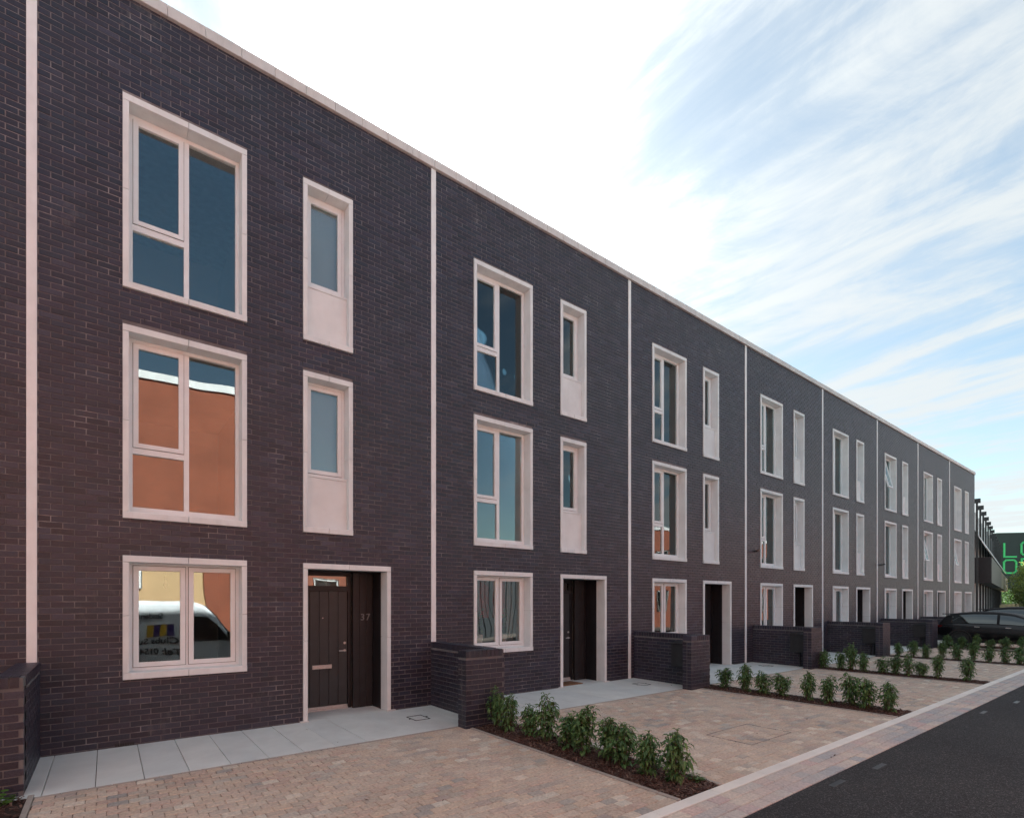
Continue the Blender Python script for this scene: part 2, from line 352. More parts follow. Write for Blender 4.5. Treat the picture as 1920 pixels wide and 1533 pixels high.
# path of long slabs against the houses
WALLX = [-0.63, 4.92, 10.60, 16.32, 21.78, 27.28, 32.75, 38.2]      # left face of each pier
BEDX = [-0.55, 5.05, 10.99, 16.55, 22.1, 27.6, 33.1, 38.6]          # left edge of each planting bed
PATHY = -1.70
path = link('path', MB().box(-6, 44, PATHY, 0.55, -.25, -0.030).mesh('path', JSAND)); tag(path, kind='structure')
def slab_me(w, y0=PATHY + .002, y1=-.004):
    return cached(('slab', round(w, 3), y0, y1), lambda: MB().tbox(0.003, w - 0.003, y0, y1, -.06, 0, 0.003).mesh('paving_slab', SLAB))
x = 0.11 - 0.413 * 14; i = 0
while x < 43.7:
    link('paving_slab', slab_me(0.413), path, (x + 0.10, 0, random.uniform(-.0015, .0015))); x += 0.413
# sections in the door recesses are laid by the houses
mh = MB()
for (a, b_, c_, d_) in ((4.60, 4.86, -.66, -.65), (4.60, 4.86, -.99, -.98), (4.60, 4.61, -.98, -.66), (4.85, 4.86, -.98, -.66)): mh.box(a, b_, c_, d_, -.01, 0.006)
for cx_, cy_ in ((4.585, -.82), (4.875, -.82)): mh.box(cx_ - .02, cx_ + .02, cy_ - .012, cy_ + .012, -.01, .007)
mhm = mh.mesh('manhole_frame', GASKET)
for k in range(4): link('manhole_frame', mhm, path, (5.7 * k, 0.05 if k else 0, 0))

# driveways of tumbled pavers
def pav_mesh(L, Wd, mat, seed):
    rr = random.Random(seed); b = MB(); j = lambda: rr.uniform(-.003, .003)
    g = 0.0028
    x0, x1, y0, y1 = -L / 2 + g + j() * .3, L / 2 - g + j() * .3, -Wd / 2 + g, Wd / 2 - g
    # slightly wavy-ended tumbled block with chamfered rim
    ring = [(x0 + .004, y0), (x1 - .004, y0 + j() * .5), (x1, y0 + .008), (x1 + .002, 0), (x1, y1 - .008), (x1 - .004, y1), (x0 + .004, y1 + j() * .5), (x0, y1 - .008), (x0 - .002, 0), (x0, y0 + .008)]
    n = len(ring); vs = [(p[0], p[1], -.03) for p in ring] + [(p[0], p[1], -.006) for p in ring] + [(p[0] * .93, p[1] * .90, 0) for p in ring]
    fs = [(i, (i + 1) % n, n + (i + 1) % n, n + i) for i in range(n)] + [(n + i, n + (i + 1) % n, 2 * n + (i + 1) % n, 2 * n + i) for i in range(n)] + [tuple(2 * n + i for i in range(n))]
    b.add(vs, fs); return b
def lay(parent, cells, mat, nm, tag_, L, Wd, limit=300):
    """cells: (x, y, z, len) centres; the nearest visible full ones become objects, the rest one joined part"""
    protos = [pav_mesh(L, Wd, mat, 100 + q) for q in range(5)]
    pm = [cached((tag_, q), lambda q=q: protos[q].mesh(nm, mat)) for q in range(5)]
    vis = [(Vector((c[0] - CAMP[0], c[1] - CAMP[1], 1.9)).length, i) for i, c in enumerate(cells) if visible((c[0], c[1], 0), -2) and abs(c[3] - L) < 1e-4]
    vis.sort(); solo = set(i for _, i in vis[:limit])
    rest = MB()
    for i, (x, y, z, l) in enumerate(cells):
        q = random.randrange(5)
        if i in solo: link(nm, pm[q], parent, (x, y, z), (random.uniform(-.006, .006), random.uniform(-.006, .006), 0))
        else:
            sx = l / L; rest.add([(x + v[0] * sx, y + v[1], z + v[2] + (0.0)) for v in protos[q].v], protos[q].f)
    o = link(nm + 's_beyond', rest.mesh(nm + 's_beyond', mat), parent); tag(o, kind='stuff')
PL, PWD = 0.160, (5.547 - 1.7545) / 33
def drive(x0, x1, idx):
    d = link('driveway', MB().box(x0, x1, -5.545, PATHY - .004, -.25, -.012).mesh('driveway', JSAND)); tag(d, kind='structure')
    cells = []; y = PATHY - .0545 - PWD / 2; row = 0
    # header course against the path
    while y - PWD / 2 > -5.55:
        xx = x0 - (PL / 2 if row % 2 else 0) + random.uniform(-.006, .006)
        while xx < x1:
            a, b_ = max(xx, x0), min(xx + PL, x1)
            if b_ - a > 0.03:
                sink = -.0015 if False else 0
                cells.append(((a + b_) / 2, y, random.uniform(-.002, .002) + sink, PL if abs(b_ - a - PL) < 1e-6 else b_ - a))
            xx += PL
        y -= PWD; row += 1
    lay(d, cells, PAVER, 'paver', 'paver', PL, PWD, 300 if idx < 3 else 0)
    hb = MB(); xx = x0
    while xx < x1 - .05:
        hb.tbox(xx + .003, min(xx + .2, x1) - .003, PATHY - .053, PATHY - .007, -.05, .001, .004); xx += .2
    tag(link('edging_course', hb.mesh('edging_course', EDGING), d), kind='stuff')
    return d
for i in range(7):
    dx0 = BEDX[i] + .66 + .05; dx1 = BEDX[i + 1] - .05
    drive(dx0, dx1, i)
d = link('driveway', MB().box(-6, BEDX[0] - .05, -5.545, PATHY, -.25, -.002).mesh('driveway', PAVER)); tag(d, kind='structure')
d = link('driveway', MB().box(BEDX[7] + .71, 46, -5.545, PATHY, -.25, -.002).mesh('driveway', PAVER)); tag(d, kind='structure')
# the recessed inspection cover in the second driveway
# kerb and border of larger pavers
pav = link('pavement', MB().box(-8, 60, -6.118, -5.549, -.25, -.014).mesh('pavement', JSAND)); tag(pav, kind='structure')
kme = MB().tbox(0.002, 0.913, -5.685, -5.552, -.08, .002, .004).mesh('kerb_stone', KERB)
x = -7.3
while x < 58: link('kerb_stone', kme, pav, (x, 0, random.uniform(-.001, .001))); x += .915
BL, BWD = 0.21, 0.142; cells = []
for rI in range(3):
    y = -5.69 - BWD * (rI + .5); x = -6 + (rI % 2) * BL / 2 + random.uniform(-.02, .02)
    while x < 56: cells.append((x, y, random.uniform(-.002, .002), BL)); x += BL
lay(pav, cells, BPAVER, 'border_paver', 'bpaver', BL, BWD, 300)
# patches where the asphalt butts and thin ironwork in the road
for (x, y) in ((6.75, -6.25), (7.75, -6.31), (12.6, -6.3), (14.3, -6.45)):
    link('road_marker', MB().tbox(x - .16, x + .16, y - .03, y + .03, -.03, -.002, .003).mesh('road_marker', METERM), road)
# inspection cover framed in the second driveway
ic = MB()
for a, b_, c_, d_ in ((7.45, 8.55, -4.30, -4.292), (7.45, 8.55, -4.963, -4.955), (7.45, 7.458, -4.955, -4.30), (8.542, 8.55, -4.955, -4.30)): ic.box(a, b_, c_, d_, -.03, .003)
tag(link('inspection_cover', ic.mesh('inspection_cover', ROOFM)), 'recessed inspection cover outlined in the pavers of the second driveway', 'inspection cover')

# planting beds
def chips(x0, x1, y0, y1, n, z=0.0):
    b = MB()
    for _ in range(n):
        x, y = random.uniform(x0, x1), random.uniform(y0, y1); a = random.uniform(0, math.pi); l = random.uniform(.012, .035); w = random.uniform(.005, .013)
        ca, sa = math.cos(a), math.sin(a); zt = z + random.uniform(.0, .022); tl = random.uniform(-.014, .014); h = .004
        pts = [(-l, -w, -tl), (l, -w * .6, tl), (l * .8, w, tl), (-l * .9, w * .8, -tl)]
        vs = [(x + p[0] * ca - p[1] * sa, y + p[0] * sa + p[1] * ca, zt + p[2]) for p in pts]
        vs += [(v[0], v[1], v[2] - h) for v in vs]
        b.add(vs, [(0, 1, 2, 3), (0, 4, 5, 1), (1, 5, 6, 2), (2, 6, 7, 3), (3, 7, 4, 0)])
    return b
BEDW = .66
for i in range(8):
    bx = BEDX[i]
    y1 = -1.97 if i else -1.64
    bd = link('planting_bed', MB().box(bx, bx + BEDW, -5.548, y1, -.2, -.006).mesh('planting_bed', SOIL)); tag(bd, kind='structure')
    nchip = [1200, 5200, 3800, 2400, 1200, 700, 400, 300][i]
    tag(link('bark_mulch', chips(bx + .01, bx + BEDW - .01, -5.54, y1 - .0, nchip).mesh('bark_mulch', BARK), bd), kind='stuff')
    for sx in (bx - .05, bx + BEDW):
        yy = y1 if sx > bx else PATHY - .0
        ye = -5.547
        while yy > ye + .02:
            y2 = max(yy - .60, ye)
            link('edging_stone', cached(('edge', round(yy - y2, 3)), lambda L=yy - y2: MB().tbox(0, .048, -L + .002, -.002, -.15, .012, .005).mesh('edging_stone', EDGING)), bd, (sx, yy, 0)); yy = y2

# ================================================================== HOUSES
WZ = {'g': (.865, 2.49), '1': (2.975, 5.505), '2': (5.985, 8.515)}
BX0, BX1, NX0, NX1, DX0, DX1 = .88, 2.352, 3.153, 3.947, 3.153, 4.62
TOP = 9.80
OPEN = [(BX0, BX1, *WZ['g']), (BX0, BX1, *WZ['1']), (BX0, BX1, *WZ['2']), (NX0, NX1, *WZ['1']), (NX0, NX1, *WZ['2']), (DX0, DX1, -.2, WZ['g'][1])]
# weep slots (x, z) drawn as black strips for the shade in the brick gaps
WEEP = []
for zt in (2.49, 5.505, 8.515):
    for xx in (.66, 1.11, 1.56, 2.01, 2.46, 3.14, 3.60, 4.05): WEEP.append((xx, zt))
def brick_rows():
    full, cut = [], []
    LX0, LX1 = .052, PW - .052; zoff = 2.49 - .075 * 34
    r = 0; z = zoff
    while z < TOP - .005:
        z0, z1 = z, min(z + .065, TOP - .004)
        x = -.225 * (r % 2) / 2 + .06 - .225
        while x < LX1:
            segs = [(max(x + .0055, LX0), min(x + .2195, LX1))]
            zz0, zz1 = z0, z1
            for (a, b, c, d) in OPEN:
                ns = []
                for (p, q) in segs:
                    if zz1 <= c + .002 or zz0 >= d - .002 or q <= a or p >= b: ns.append((p, q)); continue
                    # vertical overlap is partial: trim the brick height when it only grazes the opening
                    if zz0 < c < zz1 and c - zz0 > .012:
                        cut.append((max(p, a), min(q, b), zz0, c - .002))
                    if p < a: ns.append((p, a - .002))
                    if q > b: ns.append((b + .002, q))
                segs = ns
            for (p, q) in segs:
                if q - p < .02: continue
                if abs(q - p - .214) < 1e-4 and abs(zz1 - zz0 - .065) < 1e-4: full.append((p, zz0))
                else: cut.append((p, q, zz0, zz1))
            x += .225
        z += .075; r += 1
    return full, cut
FULL, CUT = brick_rows()
BRK = [MB().bbox(0, .214, 0, .05, 0, .065, .003).mesh('brick', BRICK) for _ in range(1)]
def stuff_bricks(skip=frozenset()):
    b = MB(); rr = random.Random(5)
    for i, (p, z) in enumerate(FULL):
        if i in skip: continue
        b.bbox(p, p + .214, rr.uniform(-.0018, .0018), .05, z, z + .065, .003)
    for (p, q, z0, z1) in CUT:
        b.bbox(p, q, rr.uniform(-.0018, .0018), .05, z0, z1, .003)
    return b
ALLREST = None
def wall_me():
    xs = sorted(set([0, PW] + [v for o in OPEN for v in o[:2]])); zs = sorted(set([-.2, TOP] + [v for o in OPEN for v in o[2:]]))
    b = MB()
    for i in range(len(xs) - 1):
        for j in range(len(zs) - 1):
            cx, cz = (xs[i] + xs[i + 1]) / 2, (zs[j] + zs[j + 1]) / 2
            if any(a < cx < c and d < cz < e for (a, c, d, e) in OPEN): continue
            b.box(xs[i], xs[i + 1], .0055, .30, zs[j], zs[j + 1])
    return b.mesh('wall', MORTAR)
def surround(win, key, x0, x1, z0, z1, door=False):
    jw, hw, sw = .068, .085, .085; y0, y1 = -.024, .245; g = .0022; xm = (x0 + x1) / 2; zm = (z0 + z1) / 2 + random.Random(str(key)).uniform(-.03, .03)
    P = [('h', x0, xm - g, z1 - hw, z1), ('h', xm + g, x1, z1 - hw, z1)]
    zb = z0 + sw if not door else 0.0
    for a, b_ in ((x0, x0 + jw), (x1 - jw, x1)):
        P += [('j', a, b_, zb + g, zm - g), ('j', a, b_, zm + g, z1 - hw - 2 * g)]
    if not door: P += [('s', x0, xm - g, z0, z0 + sw), ('s', xm + g, x1, z0, z0 + sw)]
    for n, (k, a, b_, c_, d_) in enumerate(P):
        yy = y0 - (.012 if k == 's' else 0)
        part('surround_stone', (key, 'st', n), lambda a=a, b_=b_, c_=c_, d_=d_, yy=yy: MB().bbox(a, b_, yy, y1, c_, d_, .004).mesh('surround_stone', STONE), win)
def bars(b, x0, x1, z0, z1, w, y0, y1, wt=None, wb=None):
    wt = wt or w; wb = wb or w
    b.bbox(x0, x0 + w, y0, y1, z0, z1, .002); b.bbox(x1 - w, x1, y0, y1, z0, z1, .002)
    b.bbox(x0 + w, x1 - w, y0, y1, z1 - wt, z1, .002); b.bbox(x0 + w, x1 - w, y0, y1, z0, z0 + wb, .002); return b
def pane(win, key, x0, x1, z0, z1, y=.232, tilt=0.0):
    cx, cz = (x0 + x1) / 2, (z0 + z1) / 2; w, h = (x1 - x0) / 2, (z1 - z0) / 2
    return part('pane', (key, 'p', round(x0, 3), round(z0, 3)), lambda: MB().box(-w, w, 0, .006, -h, h).mesh('pane', GLASS), win, (cx, y, cz), (tilt, 0, 0))
def big_window(h, key, z0, open_sash=0.0, jit=(0, 0, 0)):
    z1 = z0 + 2.53
    def fr():
        b = MB(); bars(b, BX0 + .068, BX1 - .068, z0 + .085, z1 - .085, .045, .200, .27, .05, .10)
        b.bbox(1.583, 1.645, .203, .27, z0 + .185, z1 - .135, .002)        # mullion
        b.bbox(.993, 1.583, .203, .27, z0 + .905, z0 + .985, .002)         # transom
        return b.mesh('window', FRAMEW)
    w = part('window', ('bw', z0), fr, h)
    surround(w, ('bs', z0), BX0, BX1, z0, z1)
    def sa(): return bars(MB(), .997, 1.579, z0 + .99, z1 - .14, .060, -.014, .035).mesh('sash', FRAMEW)
    if open_sash:
        zt = z1 - .14
        def sa2(): return bars(MB(), .997, 1.579, -(zt - z0 - .99), 0, .060, -.014, .035).mesh('sash', FRAMEW)
        s_ = part('sash', ('bsash0', z0), sa2, w, (0, .198, zt), (-open_sash, 0, 0))
        L = zt - z0 - .99
        o = part('pane', ('bpo', z0), lambda: MB().box(1.057, 1.519, .0, .006, -L + .06, -.06).mesh('pane', GLASS), w, (0, .205, zt), (-open_sash, 0, 0))
    else:
        part('sash', ('bsash', z0), lambda: bars(MB(), .997, 1.579, z0 + .99, z1 - .14, .060, .190, .235).mesh('sash', FRAMEW), w)
        pane(w, ('b1', z0), 1.055, 1.521, z0 + 1.048, z1 - .198, .222, jit[0])
    pane(w, ('b2', z0), .995, 1.583, z0 + .185, z0 + .905, .236, jit[1])
    pane(w, ('b3', z0), 1.645, 2.239, z0 + .185, z1 - .135, .236, jit[2])
    part('gasket', ('bg', z0), lambda: bars(MB(), .9925, 1.5835, z0 + .9855, z1 - .1355, .006, .1995, .2030).mesh('gasket', GASKET), w)
    return w
def ground_window(h, tilt=0.0):
    z0, z1 = WZ['g']
    w = part('window', 'gw', lambda: bars(MB(), BX0 + .068, BX1 - .068, z0 + .085, z1 - .085, .045, .200, .27, .03, .045).bbox(1.604, 1.634, .203, .27, z0 + .13, z1 - .115, .002).mesh('window', FRAMEW), h)
    surround(w, 'gs', BX0, BX1, z0, z1)
    for n, (a, b_) in enumerate(((.998, 1.600), (1.638, 2.234))):
        part('sash', ('gsash', n), lambda a=a, b_=b_: bars(MB(), a, b_, z0 + .135, z1 - .12, .062, .188, .235).mesh('sash', FRAMEW), w)
        part('gasket', ('gg', n), lambda a=a, b_=b_: bars(MB(), a - .005, b_ + .005, z0 + .129, z1 - .114, .0055, .196, .2025).mesh('gasket', GASKET), w)
        pane(w, ('gp', n), a + .060, b_ - .060, z0 + .195, z1 - .18, .215, tilt)
    return w
def narrow_window(h, z0, jit=0.0):
    z1 = z0 + 2.53
    w = part('window', ('nw', z0), lambda: bars(MB(), NX0 + .068, NX1 - .068, z0 + .93, z1 - .085, .045, .200, .27, .045, .05).mesh('window', FRAMEW), h)
    surround(w, ('ns', z0), NX0, NX1, z0, z1)
    part('sash', ('nsash', z0), lambda: bars(MB(), 3.270, 3.830, z0 + .985, z1 - .135, .062, .188, .24).mesh('sash', FRAMEW), w)
    part('gasket', ('ng', z0), lambda: bars(MB(), 3.2655, 3.8345, z0 + .980, z1 - .130, .0055, .196, .2025).mesh('gasket', GASKET), w)
    pane(w, ('np', z0), 3.330, 3.770, z0 + 1.045, z1 - .195, .218, jit)
    part('spandrel_panel', ('sp', z0), lambda: MB().bbox(3.2215, 3.8785, .085, .24, z0 + .086, z0 + .895, .003).mesh('spandrel_panel', PANELM), w)
    part('window_sill', ('nsill', z0), lambda: MB().bbox(3.2215, 3.8785, .075, .245, z0 + .897, z0 + .928, .003).mesh('window_sill', STONE), w)
    return w
def drape(x0, x1, z0, z1, y, folds, amp, mat):
    n = folds * 6; vs = []; fs = []
    for i in range(n + 1):
        xx = x0 + (x1 - x0) * i / n; yy = y + amp * math.sin(i * math.pi / 3 + .3 * math.sin(i)); vs += [(xx, yy, z0), (xx + amp * .2, yy, z1), (xx, yy + .004, z0), (xx + amp * .2, yy + .004, z1)]
    for i in range(n):
        a = i * 4; fs += [(a, a + 4, a + 5, a + 1), (a + 2, a + 3, a + 7, a + 6)]
    return MB().add(vs, fs).mesh('curtain', mat, True)
def text_mesh(s, size, ext, mat, name='lettering', bold=0.0, flip=False):
    c = bpy.data.curves.new('txt', 'FONT'); c.body = s; c.size = size; c.extrude = ext; c.offset = bold; c.resolution_u = 3
    o = bpy.data.objects.new('txt', c); COL.objects.link(o)
    dg = bpy.context.evaluated_depsgraph_get(); me = bpy.data.meshes.new_from_object(o.evaluated_get(dg)); me.name = name
    bpy.data.objects.remove(o); bpy.data.curves.remove(c)
    me.materials.clear(); me.materials.append(mat); return me
def doorway(h, number=None):
    z1 = WZ['g'][1]
    fr = part('door_surround', 'dsfr', lambda: MB().box(3.225, 4.548, .246, .30, 2.405, 2.49).mesh('door_surround', BLACKB), h)
    surround(fr, 'ds', DX0, DX1, 0, z1, True)
    # base pads under the jambs
    part('jamb_foot', 'jf', lambda: MB().bbox(3.10, 3.235, -.045, -.001, -.001, .018, .003).bbox(4.54, 4.70, -.045, -.001, -.001, .018, .003).mesh('jamb_foot', COPING), fr)
    def rec():
        b = MB()
        for n in range(8):     # boarded ceiling strips
            b.box(3.19 + n * .175, 3.36 + n * .175, .30, .80, 2.40, 2.45)
        b.box(3.19, 3.225, .246, .80, -.02, 2.40)
        return b.mesh('recess_lining', BLACKB)
    part('recess_lining', 'rec', rec, h)
    for n in range(3):        # right-hand return, upright boards
        part('board', ('rb', n), lambda n=n: MB().box(4.549, 4.585, .247 + n * .118, .361 + n * .118, -.02, 2.40).mesh('board', BLACKB), h)
    for n in range(3):        # panel beside the door, upright boards facing the street
        part('board', ('fb', n), lambda n=n: MB().bbox(4.185 + n * .121, 4.303 + n * .121, .60, .66, -.02, 2.40, .005).mesh('board', BLACKB), h)
    part('recess_slab', 'rsl', lambda: MB().box(3.222, 4.585, -.003, .80, -.06, -.001).mesh('recess_slab', SLAB), h)
    d = part('door', 'door', lambda: MB().box(3.30, 4.125, .735, .775, .075, 2.07).mesh('door', DOORM), h)
    for n in range(5):
        part('board', ('db', n), lambda n=n: MB().bbox(3.302 + n * .1645, 3.4645 + n * .1645, .722, .737, .077, 2.068, .005).mesh('board', DOORM), d)
    part('handle', 'hd', lambda: MB().cyl((4.075, .724, 1.02), (4.075, .67, 1.02), .011).cyl((4.085, .672, 1.02), (3.96, .672, 1.02), .0095).cyl((4.075, .724, 1.02), (4.075, .716, 1.02), .024, seg=16).mesh('handle', STEEL), d)
    part('lock', 'lk', lambda: MB().cyl((4.075, .724, 1.155), (4.075, .708, 1.155), .023, seg=16).mesh('lock', STEEL), d)
    part('letterbox', 'lb', lambda: MB().bbox(3.51, 3.845, .708, .724, .72, .79, .004).bbox(3.525, 3.83, .703, .709, .732, .778, .003).mesh('letterbox', STEEL), d)
    part('peephole', 'ph', lambda: MB().cyl((3.69, .724, 1.60), (3.69, .714, 1.60), .011).mesh('peephole', STEEL), d)
    fr2 = part('door_frame', 'dfr', lambda: MB().box(3.225, 3.30, .70, .80, -.01, 2.40).box(4.125, 4.185, .70, .80, -.01, 2.40).box(3.30, 4.125, .70, .80, 2.07, 2.16).box(3.30, 4.125, .70, .80, 2.335, 2.40).mesh('door_frame', BLACKB), h)
    part('pane', 'dpane', lambda: MB().box(3.30, 4.125, .74, .746, 2.16, 2.335).mesh('pane', GLASS), fr2, None, (0, 0, 0))
    part('threshold', 'thr', lambda: MB().bbox(3.30, 4.125, .68, .735, .0, .022, .003).bbox(3.30, 4.125, .705, .735, .022, .07, .003).mesh('threshold', STEEL), fr2)
    if number:
        for n, ch in enumerate(number):
            o = part('house_number', ('num', ch), lambda ch=ch: text_mesh(ch, .165, .006, NUMM, 'house_number', .002), h, (4.315 + n * .10, .592, 1.555), (R(90), 0, 0))
def shell():
    b = MB(); y0, y1 = .302, 5.2
    b.box(.12, PW - .12, y1, y1 + .1, -.1, 9.5)                     # back wall
    b.box(-.0, .12, y0, y1 + .1, -.1, 9.5); b.box(PW - .12, PW, y0, y1 + .1, -.1, 9.5)
    for z in (2.72, 5.72): b.box(.12, PW - .12, y0, y1, z, z + .18)
    b.box(2.75, 2.85, y0, y1, .0, 2.72); b.box(2.75, 2.85, y0, y1, 2.9, 5.72); b.box(2.75, 2.85, y0, y1, 5.9, 9.2)
    b.box(2.85, PW - .12, .82, .9, 0, 2.72)
    return b.mesh('inner_walls', ROOMW)
HL = {0: 'dark brick terraced house cut off by the left edge of the photo',
      1: 'dark brick terraced house with number 37 beside its charcoal front door',
      2: 'dark brick terraced house with two white flower pots in its ground floor window',
      3: 'dark brick terraced house, third from the left, with white curtains in its top window',
      4: 'dark brick terraced house with a black camera beside its middle window, fourth complete one along',
      5: 'dark brick terraced house between the two houses that carry wall cameras',
      6: 'dark brick terraced house, sixth along, with a wall camera and its top sash tilted open',
      7: 'dark brick terraced house second from the far end with its middle window tilted open',
      8: 'dark brick terraced house at the far end of the terrace next to the parked cars'}
for k in range(9):
    X0 = (k - 1) * PW
    h = thing('terraced_house', HL[k], 'house', (X0, 0, 0), 0, 'terraced houses in a row')
    part('wall', 'wall', wall_me, h)
    skip = frozenset()
    if k <= 3:
        vis = []
        for i, (p, z) in enumerate(FULL):
            q = (X0 + p + .1, 0, z + .03)
            if visible(q, -3): vis.append(((Vector(q) - Vector(CAMP)).length, i))
        vis.sort(); skip = frozenset(i for _, i in vis[:300])
        for i in skip: link('brick', BRK[0], h, (FULL[i][0], random.uniform(-.0018, .0018), FULL[i][1]))
        link('brick_courses', stuff_bricks(skip).mesh('brick_courses', BRICK), h)['kind'] = 'stuff'
    else:
        part('brick_courses', 'bc', lambda: stuff_bricks().mesh('brick_courses', BRICK), h)['kind'] = 'stuff'
    part('inner_walls', 'shell', shell, h)
    for zf in (-.09, 2.902, 5.902): part('floor', 'floor', lambda: MB().box(.122, PW - .122, .84, 5.19, 0, .092).mesh('floor', ROOMF), h, (0, 0, zf))
    part('roof', 'roof', lambda: MB().box(0, PW, .302, 9.0, 9.5, 9.78).box(0, PW, 8.8, 9.0, -.2, 9.5).mesh('roof', ROOFM), h)
    part('movement_joint', 'strip' if k in (1, 2, 4, 5, 6, 7, 8) else 'strip', lambda: MB().bbox(-.048, .048, -.010, .05, -.05, TOP - .004, .003).mesh('movement_joint', STRIPM), h)
    for n in range(12):
        w_ = PW / 12
        part('coping_stone', 'cop', lambda: MB().bbox(.002, PW / 12 - .002, -.052, .36, TOP, TOP + .155, .006).mesh('coping_stone', COPING), h, (n * w_, random.uniform(-.0015, .0015), random.uniform(-.001, .001)))
    part('weep_vents', 'weep', lambda: (lambda b: [b.box(xx, xx + .010, -.003, .01, zt + .082, zt + .138) for xx, zt in WEEP] and b)(MB()).mesh('weep_vents', GASKET), h)['kind'] = 'stuff'
    part('air_brick', 'airb', lambda: (lambda b: [b.box(.80 + n * .026, .82 + n * .026, -.003, .01, -.005, .045) for n in range(8)] and b)(MB()).mesh('air_brick', GASKET), h)['kind'] = 'stuff'
    j = lambda: random.uniform(-.0025, .0025)
    ground_window(h, R(-1.35) if k == 1 else j())
    big_window(h, '1', WZ['1'][0], R(11) if k in (7, 8) else 0, (j(), j(), j()))
    big_window(h, '2', WZ['2'][0], R(13) if k == 6 else 0, (j(), j(), j()))
    narrow_window(h, WZ['1'][0], j()); narrow_window(h, WZ['2'][0], j())
    doorway(h, '37' if k == 1 else None)
    for zz_ in ('1', '2'):
        part('roller_blind', ('rbl', zz_), lambda zz_=zz_: MB().box(3.28, 3.82, .30, .304, WZ[zz_][0] + .95, WZ[zz_][1] - .10).mesh('roller_blind', BLIND), h)
    if k >= 3:
        for zz_ in ('1', '2', 'g'):
            part('curtain', ('cw', zz_), lambda zz_=zz_: drape(.98, 1.60, WZ[zz_][0] + .12, WZ[zz_][1] - .09, .33, 8, .02, CURT), h)
            if k > 3: part('curtain', ('cw2', zz_), lambda zz_=zz_: drape(1.62, 2.26, WZ[zz_][0] + .12, WZ[zz_][1] - .09, .33, 8, .02, CURT), h)
    if k == 2:
        part('curtain', 'c2a', lambda: drape(1.00, 1.34, .97, 2.40, .52, 6, .022, GREYC), h)
        part('curtain', 'c2b', lambda: drape(1.36, 1.60, 1.55, 2.40, .53, 5, .022, REDC), h)
        part('curtain', 'c2c', lambda: drape(1.70, 2.02, 1.55, 2.40, .53, 6, .022, REDC), h)
        part('curtain', 'c2d', lambda: drape(2.04, 2.24, .97, 2.40, .52, 4, .022, GREYC), h)
# pots on the sill of the second house, lamp in the first
pot_me = MB().lathe([(0, 0), (.045, 0), (.062, .12), (.066, .12), (.060, .118), (.05, .10)], seg=18).mesh('pot', POTM, True)
def plant_leaves(n, h, w, l=.05):
    b = MB(); rr = random.Random(n)
    for i in range(n):
        z = rr.uniform(.1, h); a = rr.uniform(0, 6.28); r_ = rr.uniform(0, w); x, y = r_ * math.cos(a), r_ * math.sin(a)
        d = Vector((math.cos(a), math.sin(a), rr.uniform(-.2, .8))).normalized() * l; s_ = d.cross(Vector((0, 0, 1))).normalized() * l * .3
        p = Vector((x, y, z)); b.add([p, p + d * .5 + s_, p + d, p + d * .5 - s_], [(0, 1, 2, 3)])
    return b
lv_me = plant_leaves(90, .42, .07).mesh('foliage', LEAF)
for n, (x, lb) in enumerate(((PW + 1.255, 'white flower pot with a leafy plant behind the left pane of a window'), (PW + 1.86, 'white flower pot with a leafy plant behind the right pane of a window'))):
    t_ = thing('flower_pot', lb, 'flower pot', (x, .345, 1.012), 0, 'flower pots on the window board')
    t_.scale = (1.15, 1.15, 1.7)
    link('pot', pot_me, t_); link('foliage', lv_me, t_, None, (0, 0, n * 2))
pl = thing('pendant_lamp', 'small pendant lamp hanging inside the ground floor room of number 37', 'lamp', (1.42, .95, 2.72))
link('ceiling_rose', MB().cyl((0, 0, 0), (0, 0, -.02), .04).mesh('ceiling_rose', STEEL), pl)
link('cord', MB().cyl((0, 0, -.02), (0, 0, -.45), .003, seg=6).mesh('cord', GASKET), pl)
link('lamp_holder', MB().cyl((0, 0, -.45), (0, 0, -.53), .018).lathe([(.012, -.53), (.03, -.57), (.032, -.60), (.0, -.64)]).mesh('lamp_holder', METERM), pl)
wb = link('window_board', MB().box(PW + .96, PW + 2.27, .272, .52, .98, 1.01).mesh('window_board', WHITEP)); wb.parent = None
tag(wb, 'white window board inside the second house carrying two flower pots', 'window sill')
dm = link('doormat', MB().tbox(PW + 3.30, PW + 3.95, .10, .50, .0, .02, .005).mesh('doormat', MATM)); tag(dm, 'brown coir doormat in the doorway of the second house', 'doormat')
# wall cameras
for n, (x, z, lb) in enumerate(((16.97, 3.48, 'black security camera on the wall of the fourth house'), (27.80, 3.52, 'black security camera on the wall of the sixth house'))):
    t_ = thing('security_camera', lb, 'camera', (x, 0, z), 0, 'security cameras on the terrace')
    t_.scale = (.75, .75, .75)
    link('bracket', MB().cyl((0, 0, 0), (0, -.02, 0), .05).cyl((0, -.02, 0), (.02, -.10, -.01), .018).mesh('bracket', BLACKP), t_)
    link('camera_body', MB().cyl((.02, -.06, .0), (-.16, -.20, .01), .042, seg=16).cyl((-.16, -.20, .01), (-.19, -.222, .012), .048, .046, 16).mesh('camera_body', BLACKP), t_)

